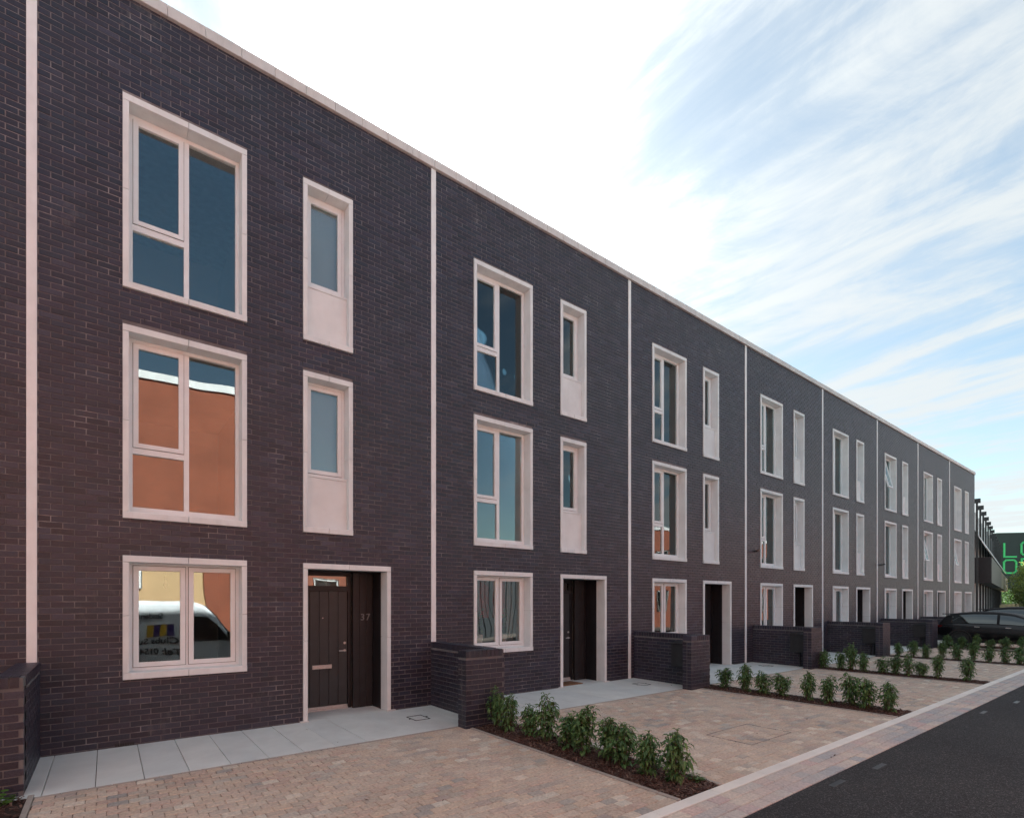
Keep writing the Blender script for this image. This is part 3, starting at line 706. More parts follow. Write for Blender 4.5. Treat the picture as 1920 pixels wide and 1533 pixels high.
# ================================================================== GARDEN WALLS
BZ = MB().tbox(-.1075, .1075, -.0515, .0515, 0, .065, .003).mesh('brick', BRICK)
CZ = MB().tbox(-.0325, .0325, -.109, .109, 0, .105, .003).mesh('coping_brick', BRICK)
def bbx(l, w, h_): return l
GWL = ['dark brick garden wall at the left edge with weeds at its foot', 'dark brick garden wall beside the nearest planting bed, right of door 37',
       'dark brick garden wall with meter box, second one right of the door numbered 37', 'dark brick garden wall with meter box, third one right of the door numbered 37',
       'dark brick garden wall with meter box, fourth one right of the door numbered 37', 'dark brick garden wall just left of the black parked car',
       'dark brick garden wall hidden behind the black parked car', 'dark brick garden wall behind the furthest parked cars']
for wi, pl_ in enumerate(WALLX[:7]):
    yf = -1.955 if wi else -1.60
    gw = thing('garden_wall', GWL[wi], 'wall', (pl_, 0, 0), 0, 'low brick garden walls between the plots')
    zb = -.03; T = .225; lx0 = .485; lx1 = .71
    # core (mortar)
    link('mortar_core', MB().box(lx0 + .0065, lx1 - .0065, yf + .1, -.005, zb - .1, 1.05).box(.0065, .71 - .0065, yf + .0065, yf + T - .0065, zb - .1, 1.052).box(.01, .70, yf + .01, yf + T - .01, 1.05, 1.145).box(lx0 + .01, lx1 - .01, yf + T, -.005, 1.05, 1.145).mesh('mortar_core', MORTAR2), gw)
    solo = []; rest = MB()
    for c in range(14):
        z = zb + .075 * c + .005
        # leg: two skins running in y
        for sk, xc in ((0, lx0 + .0515 + .003), (1, lx1 - .0515 - .003)):
            y = -.004 - (.1125 if c % 2 else 0)
            if c % 2: rest.tbox(xc - .0515, xc + .0515, y + .005, -.004, z, z + .065, .003)
            lim = yf + T + .002
            while y - .22 > lim: solo.append((xc, y - .1125, z, 1)); y -= .225
            if y - lim > .03: rest.tbox(xc - .0515, xc + .0515, lim, y - .005, z, z + .065, .003)
        # pier: two skins running in x
        for sk, yc in ((0, yf + .0515 + .003), (1, yf + T - .0515 - .003)):
            x = .003
            if c % 2:
                rest.tbox(x, x + .1045, yc - .0515, yc + .0515, z, z + .065, .003); x += .1125
            while x + .217 < .712: solo.append((x + .1075, yc, z, 0)); x += .225
            if .707 - x > .03: rest.tbox(x, .707, yc - .0515, yc + .0515, z, z + .065, .003)
    ind = wi <= 4
    for (x, y, z, o_) in solo[:300] if ind else []:
        link('brick', BZ, gw, (x, y, z), (0, 0, R(90) if o_ else 0))
    for (x, y, z, o_) in (solo[300:] if ind else solo):
        if o_: rest.tbox(x - .0515, x + .0515, y - .1075, y + .1075, z, z + .065, .003)
        else: rest.tbox(x - .1075, x + .1075, y - .0515, y + .0515, z, z + .065, .003)
    link('cut_bricks' if ind else 'brick_courses', rest.mesh('cut_bricks', BRICK), gw)['kind'] = 'stuff'
    # soldier coping
    z = 1.05
    link('coping_brick', MB().tbox(.001, .219, yf, yf + T - .004, z, z + .106, .004).mesh('coping_brick', BRICK), gw)
    x = .225
    while x + .07 < .715: link('coping_brick', CZ, gw, (x + .0375, yf + T / 2 - .002, z)); x += .0752
    y = yf + T
    while y + .07 < -.002: link('coping_brick', CZ, gw, ((lx0 + lx1) / 2 + .003, y + .0375, z), (0, 0, R(90))); y += .0752
    if wi >= 2:
        mb_ = link('meter_box', MB().bbox(0, .001, 0, .001, 0, .001, .0001).mesh('meter_box_', METERM), gw); bpy.data.objects.remove(mb_)
        m1 = MB(); y0, y1 = yf + T + .06, yf + T + .50; z0_, z1_ = .42, .98
        m1.box(lx0 - .18, lx0 + .0, y0, y1, z0_, z1_ - .04); m1.add([(lx0 - .20, y0 - .01, z1_ - .05), (lx0 - .20, y1 + .01, z1_ - .05), (lx0, y1 + .01, z1_), (lx0, y0 - .01, z1_), (lx0 - .20, y0 - .01, z1_ - .03), (lx0 - .20, y1 + .01, z1_ - .03), (lx0, y1 + .01, z1_ + .02), (lx0, y0 - .01, z1_ + .02)],
            [(3, 2, 1, 0), (4, 5, 6, 7), (0, 1, 5, 4), (1, 2, 6, 5), (2, 3, 7, 6), (3, 0, 4, 7)])
        mb_ = link('meter_box', m1.mesh('meter_box', METERM), gw)
        link('meter_door', MB().box(lx0 - .188, lx0 - .180, y0 + .02, y1 - .02, z0_ + .02, z1_ - .07).mesh('meter_door', METERM), mb_)
        for yy in (y0 + .12, y0 + .22): link('pipe', MB().cyl((lx0 - .05, yy, -.02), (lx0 - .05, yy, z0_), .018).mesh('pipe', METERM), mb_)

# ================================================================== SHRUBS
def shrub_mesh(seed, H, Wd, nst, lps):
    rr = random.Random(seed); st = MB(); lf = MB()
    for s_ in range(nst):
        a = rr.uniform(0, 6.28); lean = rr.uniform(.05, 1.0) * Wd
        top = Vector((math.cos(a) * lean, math.sin(a) * lean, H * rr.uniform(.62, 1.0) * (1 - .25 * lean / max(Wd, .01))))
        base = Vector((math.cos(a) * .03, math.sin(a) * .03, -.02)); mid = (base + top) / 2 + Vector((math.cos(a) * .02, math.sin(a) * .02, .03))
        pts = [base, mid, top]
        st.cyl(base, mid, .006, .0045, 5, False); st.cyl(mid, top, .0045, .0025, 5, False)
        for i in range(lps):
            u = .12 + .88 * (i / lps) ** .75
            p = (base.lerp(mid, u * 2) if u < .5 else mid.lerp(top, u * 2 - 1))
            th = i * 2.4 + rr.uniform(-.5, .5); up = rr.uniform(-.35, .55) + (.45 if u > .9 else 0)
            L = rr.uniform(.062, .105) * (1.0 if u < .93 else .8); w = L * rr.uniform(.19, .26)
            d = Vector((math.cos(th), math.sin(th), up)).normalized(); sd_ = d.cross(Vector((0, 0, 1))).normalized() * w
            nrm = sd_.cross(d).normalized()
            off = d * rr.uniform(.0, .05) if u < .9 else Vector((0, 0, 0)); q = p + off
            m1 = q + d * L * .35 + Vector((0, 0, .006)); m2 = q + d * L * .72 - Vector((0, 0, L * .12)); tip = q + d * L * .95 - Vector((0, 0, L * rr.uniform(.30, .55)))
            fold = nrm * w * .35
            lf.add([q, m1 + sd_ * .85 + fold, m2 + sd_ * .8 + fold, tip, m2 - sd_ * .8 + fold, m1 - sd_ * .85 + fold, m1, m2],
                   [(0, 6, 1), (1, 6, 7, 2), (2, 7, 3), (0, 5, 6), (5, 4, 7, 6), (4, 3, 7)])
    return st.mesh('stem', STEMM), lf.mesh('foliage', LEAF)
SHR = [shrub_mesh(11, .60, .17, 13, 30), shrub_mesh(12, .72, .14, 12, 36), shrub_mesh(13, .52, .19, 14, 26), shrub_mesh(14, .62, .20, 15, 30), shrub_mesh(15, .56, .14, 11, 28)]
SHH = [.60, .72, .52, .62, .56]
ORD = ['first', 'second', 'third', 'fourth', 'fifth', 'sixth', 'seventh', 'eighth', 'ninth', 'tenth', 'eleventh']
BEDN = ['', 'nearest', 'second', 'third', 'fourth', 'fifth', 'sixth']
rows = {1: [(2.10, .62), (2.45, .60), (2.85, .50), (3.22, .72), (3.62, .52), (3.95, .66), (4.30, .60), (4.52, .52), (4.90, .58), (5.22, .60)],
        2: [(2.27, .62), (2.78, .64), (3.16, .55), (3.50, .58), (4.0, .62), (4.36, .58), (4.74, .78), (5.0, .66), (5.33, .66)],
        3: [(2.05, .62), (2.50, .55), (2.75, .78), (3.06, .60), (3.49, .46), (3.78, .62), (4.02, .66), (4.30, .50), (4.64, .74), (5.20, .68)],
        4: [(2.2, .55), (2.6, .62), (3.0, .6), (3.4, .66), (3.8, .55), (4.2, .72), (4.55, .6), (4.95, .62), (5.3, .55)],
        5: [(2.3, .6), (2.75, .62), (3.2, .7), (3.6, .6), (4.05, .66), (4.5, .6), (4.9, .66), (5.3, .6)],
        6: [(2.4, .6), (2.9, .62), (3.4, .66), (3.9, .6), (4.4, .66), (4.9, .6), (5.3, .62)]}
for bi, lst in rows.items():
    for n, (y, H) in enumerate(lst):
        q = random.randrange(5); xc = BEDX[bi] + .33 + random.uniform(-.05, .05)
        lb = 'laurel shrub, %s from the brick pier in the %s planting bed' % (ORD[n], BEDN[bi])
        t_ = thing('laurel_shrub', lb, 'shrub', (xc, -y, 0), random.uniform(0, 6.28), 'laurel shrubs in the planting beds')
        s = H / SHH[q] ; wd = random.uniform(.82, 1.08); s *= random.uniform(.88, 1.12); t_.scale = (wd, wd, s)
        link('stem', SHR[q][0], t_); link('foliage', SHR[q][1], t_)
# small sprout at the end of the nearest bed, weeds at lower left
def weeds(seed, n, spread, L, H):
    rr = random.Random(seed); b = MB()
    for i in range(n):
        p = Vector((rr.uniform(-spread, spread), rr.uniform(-spread, spread), rr.uniform(.02, H))); a = rr.uniform(0, 6.28); u = Vector((math.cos(a), math.sin(a), rr.uniform(-.2, .3))); v = Vector((-math.sin(a), math.cos(a), rr.uniform(-.2, .2)))
        r_ = L * rr.uniform(.6, 1.1); ring = [p + (u * math.cos(t_) + v * math.sin(t_) * .8) * r_ for t_ in [k * math.pi / 4 for k in range(8)]]
        b.add([p + Vector((0, 0, -.006))] + ring, [(0, 1 + k, 1 + (k + 1) % 8) for k in range(8)])
        b.cyl((p.x * .4, p.y * .4, -.01), p, .002, .0015, 4, False)
    return b
tag(link('weed', weeds(3, 42, .075, .022, .07).mesh('weed', LEAF), None, (5.62, -5.33, .0)), 'small green sprout in the bark at the kerb end of the nearest bed', 'plant')
tag(link('weed', weeds(5, 46, .13, .030, .10).mesh('weed', WEEDM), None, (-.10, -1.78, .0)), 'bright green round leaved weed at the foot of the left brick wall', 'plant')

# dry leaves blown on to the slabs and drives
lfb = MB()
for _ in range(70):
    x, y = random.uniform(0.2, 14), random.uniform(-6.6, -.1); a = random.uniform(0, 6.28); L = random.uniform(.012, .03)
    u = Vector((math.cos(a), math.sin(a), .2)) * L; v = Vector((-math.sin(a), math.cos(a), .3)) * L * .4; p = Vector((x, y, .006))
    lfb.add([p, p + u + v, p + u * 2 + Vector((0, 0, .006)), p + u - v + Vector((0, 0, .006))], [(0, 1, 2, 3)])
tag(link('fallen_leaves', lfb.mesh('fallen_leaves', BARK)), 'small dry leaves scattered over the slabs and paved drives', 'leaves', None, 'stuff')

# ================================================================== CARS
def loft(sections, mat, name, smooth=True):
    b = MB(); n = len(sections[0])
    for s_ in sections: b.v += [tuple(v) for v in s_]
    for i in range(len(sections) - 1):
        for j in range(n - 1): b.f.append((i * n + j, i * n + j + 1, (i + 1) * n + j + 1, (i + 1) * n + j))
    b.f.append(tuple(range(n))[::-1]); k = (len(sections) - 1) * n; b.f.append(tuple(k + j for j in range(n)))
    me = b.mesh(name, mat, smooth); return me
def interp(tab, x):
    xs = [p[0] for p in tab]; return float(np.interp(x, xs, [p[1] for p in tab]))
def car(label, cat, loc, rz, paintm, L, Wd, belt, roof, hood, group=None, spoiler=True):
    """length runs along local +x (front), belt/roof/hood are (x, z) profiles"""
    t_ = thing('parked_car', label, cat, loc, rz, group)
    hw = Wd / 2; secs = []
    xs = sorted(set([0, .05, .15, .35, .6] + [L * u for u in np.linspace(.15, .9, 16)] + [L - .35, L - .15, L - .04, L]))
    for x in xs:
        nar = 1 - .20 * max(0, (x - (L - .6)) / .6) ** 2 - .12 * max(0, (.5 - x) / .5) ** 2
        zb = .22 + .10 * max(0, (x - (L - .4)) / .4) + .10 * max(0, (.4 - x) / .4); w = hw * nar; zt = interp(belt, x)
        secs.append([(x, -w * .9, zb), (x, -w * .985, zb + .12), (x, -w, zb + .32), (x, -w * .995, zt - .12), (x, -w * .95, zt - .02), (x, -w * .90, zt), (x, 0, interp(hood, x)),
                     (x, w * .90, zt), (x, w * .95, zt - .02), (x, w * .995, zt - .12), (x, w, zb + .32), (x, w * .985, zb + .12), (x, w * .9, zb)])
    body = link('body', loft(secs, paintm, 'body'), t_)
    cabx = [p[0] for p in roof]; secs = []; x0, x1 = roof[0][0], roof[-1][0]
    for x in np.linspace(x0, x1, 22):
        zr = interp(roof, x); zbelt = interp(belt, x) - .02; hgt = max(zr - zbelt, .005); tum = .22 * hgt / .5
        w = hw * .90; wr = hw * (.90 - tum)
        secs.append([(x, -w, zbelt), (x, -(w * .45 + wr * .55), zbelt + hgt * .55), (x, -wr, zbelt + hgt * .90), (x, -wr * .85, zbelt + hgt * .985), (x, 0, zbelt + hgt * 1.02),
                     (x, wr * .85, zbelt + hgt * .985), (x, wr, zbelt + hgt * .90), (x, (w * .45 + wr * .55), zbelt + hgt * .55), (x, w, zbelt)])
    link('cabin', loft(secs, CABM, 'cabin'), t_)
    def sideglass(a, b_, s_, nm):
        bb = MB(); n = 10; V = []
        for i in range(n + 1):
            x = a + (b_ - a) * i / n; zr = interp(roof, x); zbelt = interp(belt, x) - .02; hgt = max(zr - zbelt, .005); tum = .22 * hgt / .5
            w = hw * .90; wr = hw * (.90 - tum); wm = w * .45 + wr * .55
            lo, hi = .10, .80
            f = lambda u: (w + (wm - w) * u / .55) if u < .55 else (wm + (wr - wm) * (u - .55) / .35)
            # rake the ends
            e = .0
            V += [(x, s_ * (f(lo) + .006), zbelt + hgt * lo), (x, s_ * (f(.55) + .007), zbelt + hgt * .55), (x, s_ * (f(hi) + .006), zbelt + hgt * hi)]
        F = []
        for i in range(n):
            for q in range(2):
                a_ = i * 3 + q; F.append((a_, a_ + 3, a_ + 4, a_ + 1))
        m_ = len(V); V2 = [(v[0], v[1] - s_ * .004, v[2]) for v in V]
        bb.add(V + V2, F + [tuple(m_ + i for i in f_[::-1]) for f_ in F]); return link('side_window', bb.mesh('side_window', CARGLASS, True), t_)
    for s_ in (-1, 1):
        sideglass(roof[0][0] + .42, L * .455, s_, 'r'); sideglass(L * .475, roof[-1][0] - .38, s_, 'f')
        link('door_handle', MB().bbox(0, .17, -.012, .0, 0, .024, .004).mesh('door_handle', STEEL), t_, (L * .30, s_ * hw * .995, interp(belt, L * .3) - .12))
        link('door_handle', MB().bbox(0, .17, -.012, .0, 0, .024, .004).mesh('door_handle', STEEL), t_, (L * .52, s_ * hw * .995, interp(belt, L * .5) - .12))
        mx = roof[-1][0] - .62
        link('wing_mirror', MB().add([(mx, s_ * hw * .9, interp(belt, mx) + .0), (mx + .16, s_ * hw * .9, interp(belt, mx) + .02), (mx + .13, s_ * (hw + .20), interp(belt, mx) + .03), (mx + .01, s_ * (hw + .20), interp(belt, mx) + .03),
            (mx + .01, s_ * hw * .95, interp(belt, mx) + .14), (mx + .15, s_ * hw * .95, interp(belt, mx) + .13), (mx + .11, s_ * (hw + .19), interp(belt, mx) + .14), (mx + .03, s_ * (hw + .19), interp(belt, mx) + .15)],
            [(0, 1, 2, 3), (4, 7, 6, 5), (0, 4, 5, 1), (1, 5, 6, 2), (2, 6, 7, 3), (3, 7, 4, 0)]).mesh('wing_mirror', BLACKP), t_)
        for x in (L * .19, L * .80):
            wh = link('wheel', MB().cyl((0, s_ * -.10, 0), (0, s_ * .0, 0), .33, seg=28).mesh('wheel', RUBBER), t_, (x, s_ * (hw + .005), .33))
            rm = MB().cyl((0, 0, 0), (0, s_ * .008, 0), .215, seg=24)
            for q in range(5):
                a = q * 1.2566; rm.cyl((0, s_ * .012, 0), (math.cos(a) * .20, s_ * .012, math.sin(a) * .20), .022, .018, 6)
            link('rim', rm.mesh('rim', DARKST), wh)
            link('wheel_arch', MB().lathe([(.36, 0), (.40, 0), (.40, .012), (.36, .012)], seg=28).mesh('wheel_arch', BLACKP), t_, (x, s_ * (hw - .004), .33), (R(90) * -s_, 0, 0))
        link('headlight', MB().bbox(0, .28, -.02, 0, 0, .12, .01).mesh('headlight', LAMPW), t_, (L - .36, s_ * hw * .93 + .01, interp(belt, L - .3) - .22))
        link('rear_light', MB().bbox(0, .22, -.012, .012, 0, .10, .01).mesh('rear_light', LAMPR), t_, (.03, s_ * hw * .93, interp(belt, .2) - .14))
    # windscreen and rear window as sheets with thickness on the cabin ends
    for (a, b_, nm) in ((roof[-1][0] - .02, roof[-1][0] - .72, 'windscreen'), (roof[0][0] + .02, roof[0][0] + .36, 'rear_window')):
        V = []
        for i in range(6):
            x = a + (b_ - a) * i / 5; zr = interp(roof, x); zbelt = interp(belt, x) - .02; hgt = max(zr - zbelt, .005); wr = hw * (.90 - .22 * hgt / .5) * .84
            V += [(x, -wr, zbelt + hgt * .985 + .006), (x, 0, zbelt + hgt * 1.02 + .008), (x, wr, zbelt + hgt * .985 + .006)]
        F = [(i * 3 + q, i * 3 + q + 1, i * 3 + q + 4, i * 3 + q + 3) for i in range(5) for q in range(2)]
        V2 = [(v[0], v[1], v[2] - .004) for v in V]
        link(nm, MB().add(V + V2, F + [tuple(18 + j for j in f_[::-1]) for f_ in F]).mesh(nm, CARGLASS, True), t_)
    if spoiler:
        rx, rzz = roof[0][0] + .36, interp(roof, roof[0][0] + .40)
        link('roof_spoiler', MB().add([(rx - .30, -hw * .62, rzz - .03), (rx + .08, -hw * .62, rzz - .02), (rx + .08, hw * .62, rzz - .02), (rx - .30, hw * .62, rzz - .03),
            (rx - .32, -hw * .60, rzz + .005), (rx + .08, -hw * .60, rzz + .02), (rx + .08, hw * .60, rzz + .02), (rx - .32, hw * .60, rzz + .005)],
            [(3, 2, 1, 0), (4, 5, 6, 7), (0, 1, 5, 4), (1, 2, 6, 5), (2, 3, 7, 6), (3, 0, 4, 7)]).mesh('roof_spoiler', BLACKP), t_)
    link('number_plate', MB().box(L + .0, L + .01, -.26, .26, .42, .53).mesh('number_plate', WHITEP), t_)
    return t_
CB = [(0, .92), (.4, .98), (1.8, .97), (3.1, .93), (3.9, .86), (4.3, .62)]
CH = [(0, .95), (.4, 1.00), (2.6, .98), (3.1, 1.0), (3.9, .90), (4.3, .64)]
CR = [(.12, .98), (.30, 1.30), (.60, 1.41), (1.2, 1.475), (1.9, 1.48), (2.45, 1.40), (3.45, .96)]
car('shiny black hatchback with a roof spoiler parked nose out behind the fifth brick wall', 'car', (29.75, -1.65, 0), R(-90), CARBLK, 4.3, 1.80, CB, CR, CH, 'cars parked on the far driveways')
up = lambda T, k: [(a * 1.06, b_ * k) for a, b_ in T]
car('dark grey taller car parked beyond the black hatchback', 'car', (35.3, -1.75, 0), R(-90), CARGRY, 4.55, 1.84, up(CB, 1.12), up(CR, 1.115), up(CH, 1.12), 'cars parked on the far driveways')
car('dark car furthest along the driveways, only its roof showing', 'car', (41.2, -2.6, 0), R(-90), CARBLK, 4.4, 1.82, up(CB, 1.14), up(CR, 1.17), up(CH, 1.14), 'cars parked on the far driveways', False)

# van behind the viewer, seen mirrored in the window of number 37
vt = thing('parked_van', 'white panel van with yellow and purple stripes mirrored in the ground floor window', 'van', (4.62, -10.45, 0), R(0))
VL, VH = 5.4, 2.32
vs_ = []; W2 = .98
for (x, zt, ww) in ((-VL, VH - .05, .95), (-VL + .08, VH, .98), (-3.0, VH, .98), (-1.9, VH - .02, .98), (-1.62, VH - .12, .97), (-1.25, VH - .42, .97), (-.78, 1.36, .96), (-.70, 1.28, .95), (-.25, 1.10, .90), (-.05, .92, .84), (0, .60, .80)):
    z0_ = .28; w = W2 * ww
    hi = zt > 1.4; rw = w * (.93 if hi else .98)
    vs_.append([(x, -w * .97, z0_), (x, -w, z0_ + .25), (x, -w, min(1.2, zt - .08)), (x, -rw, zt - .10), (x, -rw * .93, zt), (x, 0, zt + .03), (x, rw * .93, zt), (x, rw, zt - .10), (x, w, min(1.2, zt - .08)), (x, w, z0_ + .25), (x, w * .97, z0_)])
link('body', loft(vs_, VANW, 'body', False), vt)
W2 *= .98
link('side_window', MB().add([(-1.95, W2 * .985, 1.22), (-.86, W2 * .965, 1.22), (-1.16, W2 * .95, 1.62), (-1.55, W2 * .935, 1.92), (-1.95, W2 * .935, 1.95), (-1.95, W2 * .985 - .02, 1.22), (-.86, W2 * .965 - .02, 1.22), (-1.16, W2 * .95 - .02, 1.62), (-1.55, W2 * .935 - .02, 1.92), (-1.95, W2 * .935 - .02, 1.95)],
     [(0, 4, 3, 2, 1), (5, 6, 7, 8, 9)]).mesh('side_window', CARGLASS), vt, (0, .045, 0))
link('windscreen', MB().add([(-.80, -.85, 1.40), (-.80, .85, 1.40), (-1.28, .80, 1.92), (-1.28, -.80, 1.92), (-1.58, .76, 2.17), (-1.58, -.76, 2.17)], [(0, 1, 2, 3), (3, 2, 4, 5)]).mesh('windscreen', CARGLASS), vt, (.03, 0, .02))
for s_ in (-1, 1):
    link('wing_mirror', MB().bbox(-.95, -.78, s_ * 1.12 - .10, s_ * 1.12 + .10, 1.20, 1.48, .02).mesh('wing_mirror', BLACKP), vt)
    for x in (-.95, -4.3): link('wheel', MB().cyl((x, s_ * .88, .34), (x, s_ * 1.0, .34), .34, seg=24).cyl((x, s_ * 1.0, .34), (x, s_ * 1.01, .34), .2, seg=20).mesh('wheel', RUBBER), vt)
link('door_seam', MB().box(-2.03, -2.02, .955, .985, .4, 2.0).box(-.74, -.73, .93, .97, .5, 1.2).box(-3.4, -3.39, .955, .985, .4, 2.1).mesh('door_seam', INK), vt)
for n in range(4): link('stripe', MB().box(-2.95 + n * .17, -2.785 + n * .17, .97, .992, 1.35, 1.72).mesh('stripe', PUR if n % 2 else YEL), vt)
for s_, x, z, sz in (('Student', -2.55, 1.88, .2), ('Clubs Su', -2.2, 1.12, .27), ('Tel: 0154', -2.2, .80, .24), ('www', -2.5, .52, .18)):
    link('lettering', text_mesh(s_, sz, .004, INK, 'lettering', .006), vt, (x, .985, z), (R(90), 0, R(180)))

# ================================================================== OPPOSITE BUILDINGS (mirrored in the panes)
def block(label, x0, x1, H, wins, buff=None, name='brick_building', depth=8, y=-13.6):
    t_ = thing(name, label, 'building', (x0, y, 0))
    Lx = x1 - x0
    link('wall', MB().box(0, Lx, -depth, 0, -.3, H).mesh('wall', REDB), t_)
    link('parapet_coping', MB().box(-.06, Lx + .06, -depth - .06, .06, H, H + .24).mesh('parapet_coping', WHITEP), t_)
    for (a, b_, c_, d_) in wins:
        f = link('window', bars(MB(), a, b_, c_, d_, .09, .004, .07).bbox((a + b_) / 2 - .03, (a + b_) / 2 + .03, .004, .06, c_ + .09, d_ - .09, .002).mesh('window', WHITEP), t_)
        link('pane', MB().box(a + .09, b_ - .09, .006, .02, c_ + .09, d_ - .09).mesh('pane', FARPANE), f)
    return t_
o1 = block('tall red brick building with white parapet opposite the houses', -24, 6.6, 9.75, [(4 + i * 3.4, 5.4 + i * 3.4, z, z + 1.6) for i in range(5) for z in (3.6, 6.6)] + [(24.6, 25.75, 3.9, 5.02)])
link('render_panel', MB().bbox(20, 27.55, -.001, .05, 2.35, 3.85, .005).mesh('render_panel', BUFF), o1, (0, .05, 0))
f = link('window', bars(MB(), 23.2, 25.75, 2.9, 3.75, .10, .102, .16).mesh('window', WHITEP), o1); link('pane', MB().box(23.3, 25.65, .106, .12, 3.0, 3.65).mesh('pane', FARPANE), f)
block('low red brick building across the road mirrored in the door fanlight', 6.66, 13.0, 4.4, [(1.2 + i * 3, 2.4 + i * 3, 1.2, 2.9) for i in range(2)])
t_ = thing('added_dark_block', 'low dark boarded block added across the road to darken reflections in the second house', 'added_block', (13.1, -13.6, 0))  # added block, unseen: darkens the mirrored view and cuts the orange bounce
link('wall', MB().box(0, 13.2, -6, 0, -.3, 3.3).mesh('wall', DOORM), t_); link('roof', MB().box(-.1, 13.3, -6.1, .1, 3.3, 3.45).mesh('roof', ROOFM), t_)
for i in range(44): link('board', cached('gbd', lambda: MB().bbox(.005, .295, -.001, .03, 0, 3.3, .004).mesh('board', DOORM)), t_, (i * .3, .0315, -.02))
block('red brick building with white cap mirrored in the third house window', 27.5, 48, 6.7, [(3 + i * 3.4, 4.4 + i * 3.4, z, z + 1.5) for i in range(5) for z in (1.2, 4.0)])

# ================================================================== FAR END
def ray(px_, y=None, z=None):       # point at depth z (metres along the view axis)
    t = (px_ - 960) / 990; p = Vector(CAMP) + FWD * z + RGT * (t * z); return p
def hz(py_, z): return 1.88 + (1128 - py_) * z / 990
P0 = ray(1829, z=41); P1 = ray(1872, z=74)
gl = thing('glass_office_building', 'glass fronted building with black posts beyond the end of the terrace', 'building', (P0.x, P0.y, 0), math.atan2(P1.y - P0.y, P1.x - P0.x))
LG = math.hypot(P1.x - P0.x, P1.y - P0.y); HT = hz(966, 42)
link('wall', MB().box(-6, LG, .35, 10, 0, HT).mesh('wall', DARKST), gl)
npst = 12; stp = LG / npst
for i in range(-1, npst + 1):
    x = i * stp
    link('post', cached('gpost', lambda: MB().box(-.06, .06, -.34, -.22, 0, HT + .25).box(-.14, .14, -.48, -.1, HT + .25, HT + .55).mesh('post', DARKST)), gl, (x, 0, 0))
    if i < npst:
        link('pane', cached('gpu', lambda: MB().box(.35, stp - .5, .30, .34, 5.6, HT - .3).mesh('pane', FARPANE)), gl, (x, 0, 0))
        link('pane', cached('gpl', lambda: MB().box(.35, stp - .5, .30, .34, .2, 3.2).mesh('pane', FARPANE)), gl, (x, 0, 0))
        link('render_strip', cached('gst', lambda: MB().box(stp - .48, stp - .36, -.20, .345, 5.3, 7.6).box(stp - 1.5, stp - 1.38, -.16, .345, 7.6, HT - .1).mesh('render_strip', IVORY)), gl, (x, 0, 0))
        link('render_strip', cached('gst2', lambda: MB().box(stp - .48, stp - .36, -.20, .345, 0, 3.3).mesh('render_strip', IVORY)), gl, (x, 0, 0))
        link('glass_canopy', cached('gcan', lambda: MB().add([(.15, .22, HT - .9), (stp - .2, .22, HT - .9), (stp - .2, -.75, HT - 3.0), (.15, -.75, HT - 3.0), (.15, .22, HT - .84), (stp - .2, .22, HT - .84), (stp - .2, -.80, HT - 2.97), (.15, -.80, HT - 2.97)],
            [(3, 2, 1, 0), (4, 5, 6, 7), (0, 1, 5, 4), (1, 2, 6, 5), (2, 3, 7, 6), (3, 0, 4, 7)]).mesh('glass_canopy', AWN)), gl, (x, 0, 0))
link('balcony', MB().box(-2, LG * .42, -1.0, .2, 3.3, 5.2).mesh('balcony', BLACKB), gl)
link('cladding_panel', MB().box(LG * .42, LG + 2, -.9, .2, 3.35, 5.1).mesh('cladding_panel', BEIGE), gl)
# dark shed with green letters
ZB = 96.0; pa, pb = ray(1858, z=ZB), ray(2120, z=ZB * .96); ang = math.atan2(pb.y - pa.y, pb.x - pa.x); LS = math.hypot(pb.x - pa.x, pb.y - pa.y)
sh = thing('dark_shed_building', 'large dark green building carrying giant green letters', 'building', (pa.x, pa.y, 0), ang); HS = hz(999, ZB)
link('wall', MB().add([(0, 0, 0), (LS, 0, 0), (LS, 14, 0), (0, 14, 0), (0, 0, HS - .3), (.9, 0, HS), (LS, 0, HS), (LS, 14, HS), (.9, 14, HS), (0, 14, HS - .3)],
     [(0, 1, 6, 5, 4), (1, 2, 7, 6), (2, 3, 9, 8, 7), (3, 0, 4, 9), (4, 5, 8, 9), (5, 6, 7, 8)]).mesh('wall', CLADM), sh)
def stroke(pts, w, closed=False):
    b = MB(); seq = pts + ([pts[0]] if closed else [])
    for a, c_ in zip(seq[:-1], seq[1:]):
        a, c_ = Vector(a), Vector(c_); d = (c_ - a).normalized() * w * .5; n = Vector((-d.y, d.x)); a2, c2 = a - d * .6, c_ + d * .6
        q = [a2 + n, a2 - n, c2 - n, c2 + n]; vs = [(p.x, -.14, p.y) for p in q] + [(p.x, -.002, p.y) for p in q]
        b.add(vs, [(0, 1, 2, 3), (0, 4, 5, 1), (1, 5, 6, 2), (2, 6, 7, 3), (3, 7, 4, 0), (7, 6, 5, 4)])
    return b
sc = LS / 262.0 * 1.0
def lx(px_): return (px_ - 1858) * ZB / 990 * 0.88
def gl_letter(kind, cx0, cx1, zt, zb_):
    x0, x1 = lx(cx0), lx(cx1); r_ = (x1 - x0) * .18; w = .27
    if kind == 'L': P = stroke([(x0, zt), (x0, zb_), (x1, zb_)], w)
    elif kind == 'O': P = stroke([(x0 + r_, zt), (x1 - r_, zt), (x1, zt - r_), (x1, zb_ + r_), (x1 - r_, zb_), (x0 + r_, zb_), (x0, zb_ + r_), (x0, zt - r_)], w, True)
    elif kind == 'C': P = stroke([(x1, zt), (x0 + r_, zt), (x0, zt - r_), (x0, zb_ + r_), (x0 + r_, zb_), (x1, zb_)], w)
    else: P = stroke([(x0, zb_), (x0, zt), (x1 - r_, zt), (x1, zt - r_), (x1, zb_)], w)
    link('letter', P.mesh('letter', GREENS), sh)
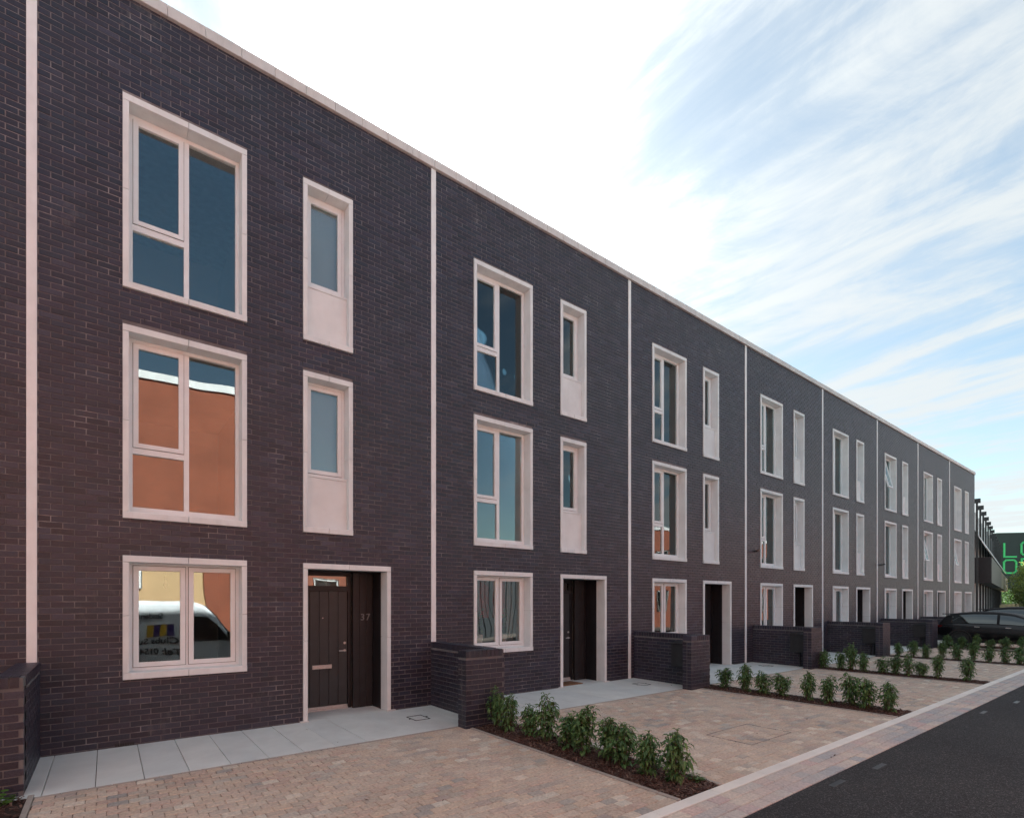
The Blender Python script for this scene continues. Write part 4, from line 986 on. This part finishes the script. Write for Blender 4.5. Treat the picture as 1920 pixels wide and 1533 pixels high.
z_ = lambda p: hz(p, ZB)
gl_letter('L', 1882, 1904, z_(1019), z_(1044)); gl_letter('O', 1913.5, 1936, z_(1017), z_(1041)); gl_letter('O', 1881.5, 1904, z_(1050), z_(1074)); gl_letter('N', 1914, 1936, z_(1048), z_(1072))
# bank of dry grass, trees
zb2 = 70.0; pc = ray(1915, z=zb2)
def bank_me():
    b = MB(); rr = random.Random(4); nx, ny = 26, 12; V = []
    for i in range(nx + 1):
        for j in range(ny + 1):
            u, v = i / nx, j / ny; hgt = 1.95 * math.sin(math.pi * v) ** .8 * min(1, u * 6) * min(1, (1 - u) * 6) + rr.uniform(-.12, .12) * math.sin(math.pi * v)
            V.append(((u - .5) * 26, (v - .5) * 9, max(hgt, 0) - .3))
    F = [(i * (ny + 1) + j, (i + 1) * (ny + 1) + j, (i + 1) * (ny + 1) + j + 1, i * (ny + 1) + j + 1) for i in range(nx) for j in range(ny)]
    return b.add(V, F).mesh('grass_bank', GRASSM, True)
gb = link('grass_bank', bank_me(), None, (pc.x + 4, pc.y - 2, 0), (0, 0, ang)); tag(gb, kind='structure')
def tree(name, label, loc, H, Wd, n, mat, seed, trunk=.25):
    rr = random.Random(seed); t_ = thing(name, label, 'tree', loc)
    tb = MB().cyl((0, 0, -.3), (0, 0, H * .35), trunk, trunk * .7, 8, False)
    lf = MB(); cl = []
    for i in range(34):
        a = rr.uniform(0, 6.28); z = rr.uniform(.22, .95); r_ = Wd * .5 * math.sin(math.pi * min(1, z * .95 + .03)) ** .6 * rr.uniform(.35, 1.0)
        c_ = Vector((math.cos(a) * r_, math.sin(a) * r_, z * H)); cl.append((c_, Wd * rr.uniform(.10, .17)))
        tb.cyl((0, 0, H * rr.uniform(.2, .35)), c_, trunk * .22, .02, 5, False)
    for i in range(n):
        c_, r_ = rr.choice(cl); d = Vector((rr.gauss(0, 1), rr.gauss(0, 1), rr.gauss(0, .8))).normalized() * r_ * rr.uniform(.4, 1.15); p = c_ + d
        u = Vector((rr.gauss(0, 1), rr.gauss(0, 1), rr.gauss(0, .7))).normalized() * .15; v = u.cross(d).normalized() * .08
        lf.add([p, p + u * .5 + v, p + u, p + u * .5 - v], [(0, 1, 2, 3)])
    link('trunk', tb.mesh('trunk', BARKT), t_); link('crown', lf.mesh('crown', mat), t_)
pt = ray(1948, z=62); tree('bushy_tree', 'pale green bushy tree in front of the dark building at the right edge', (pt.x, pt.y, .0), hz(1058, 62), 7.4, 15000, LEAF2, 21)
pt = ray(1884, z=88); tree('bushy_tree', 'dark green bush under the corner of the dark building', (pt.x, pt.y, 0), hz(1108, 88), 5.5, 3000, LEAF, 22, .12)
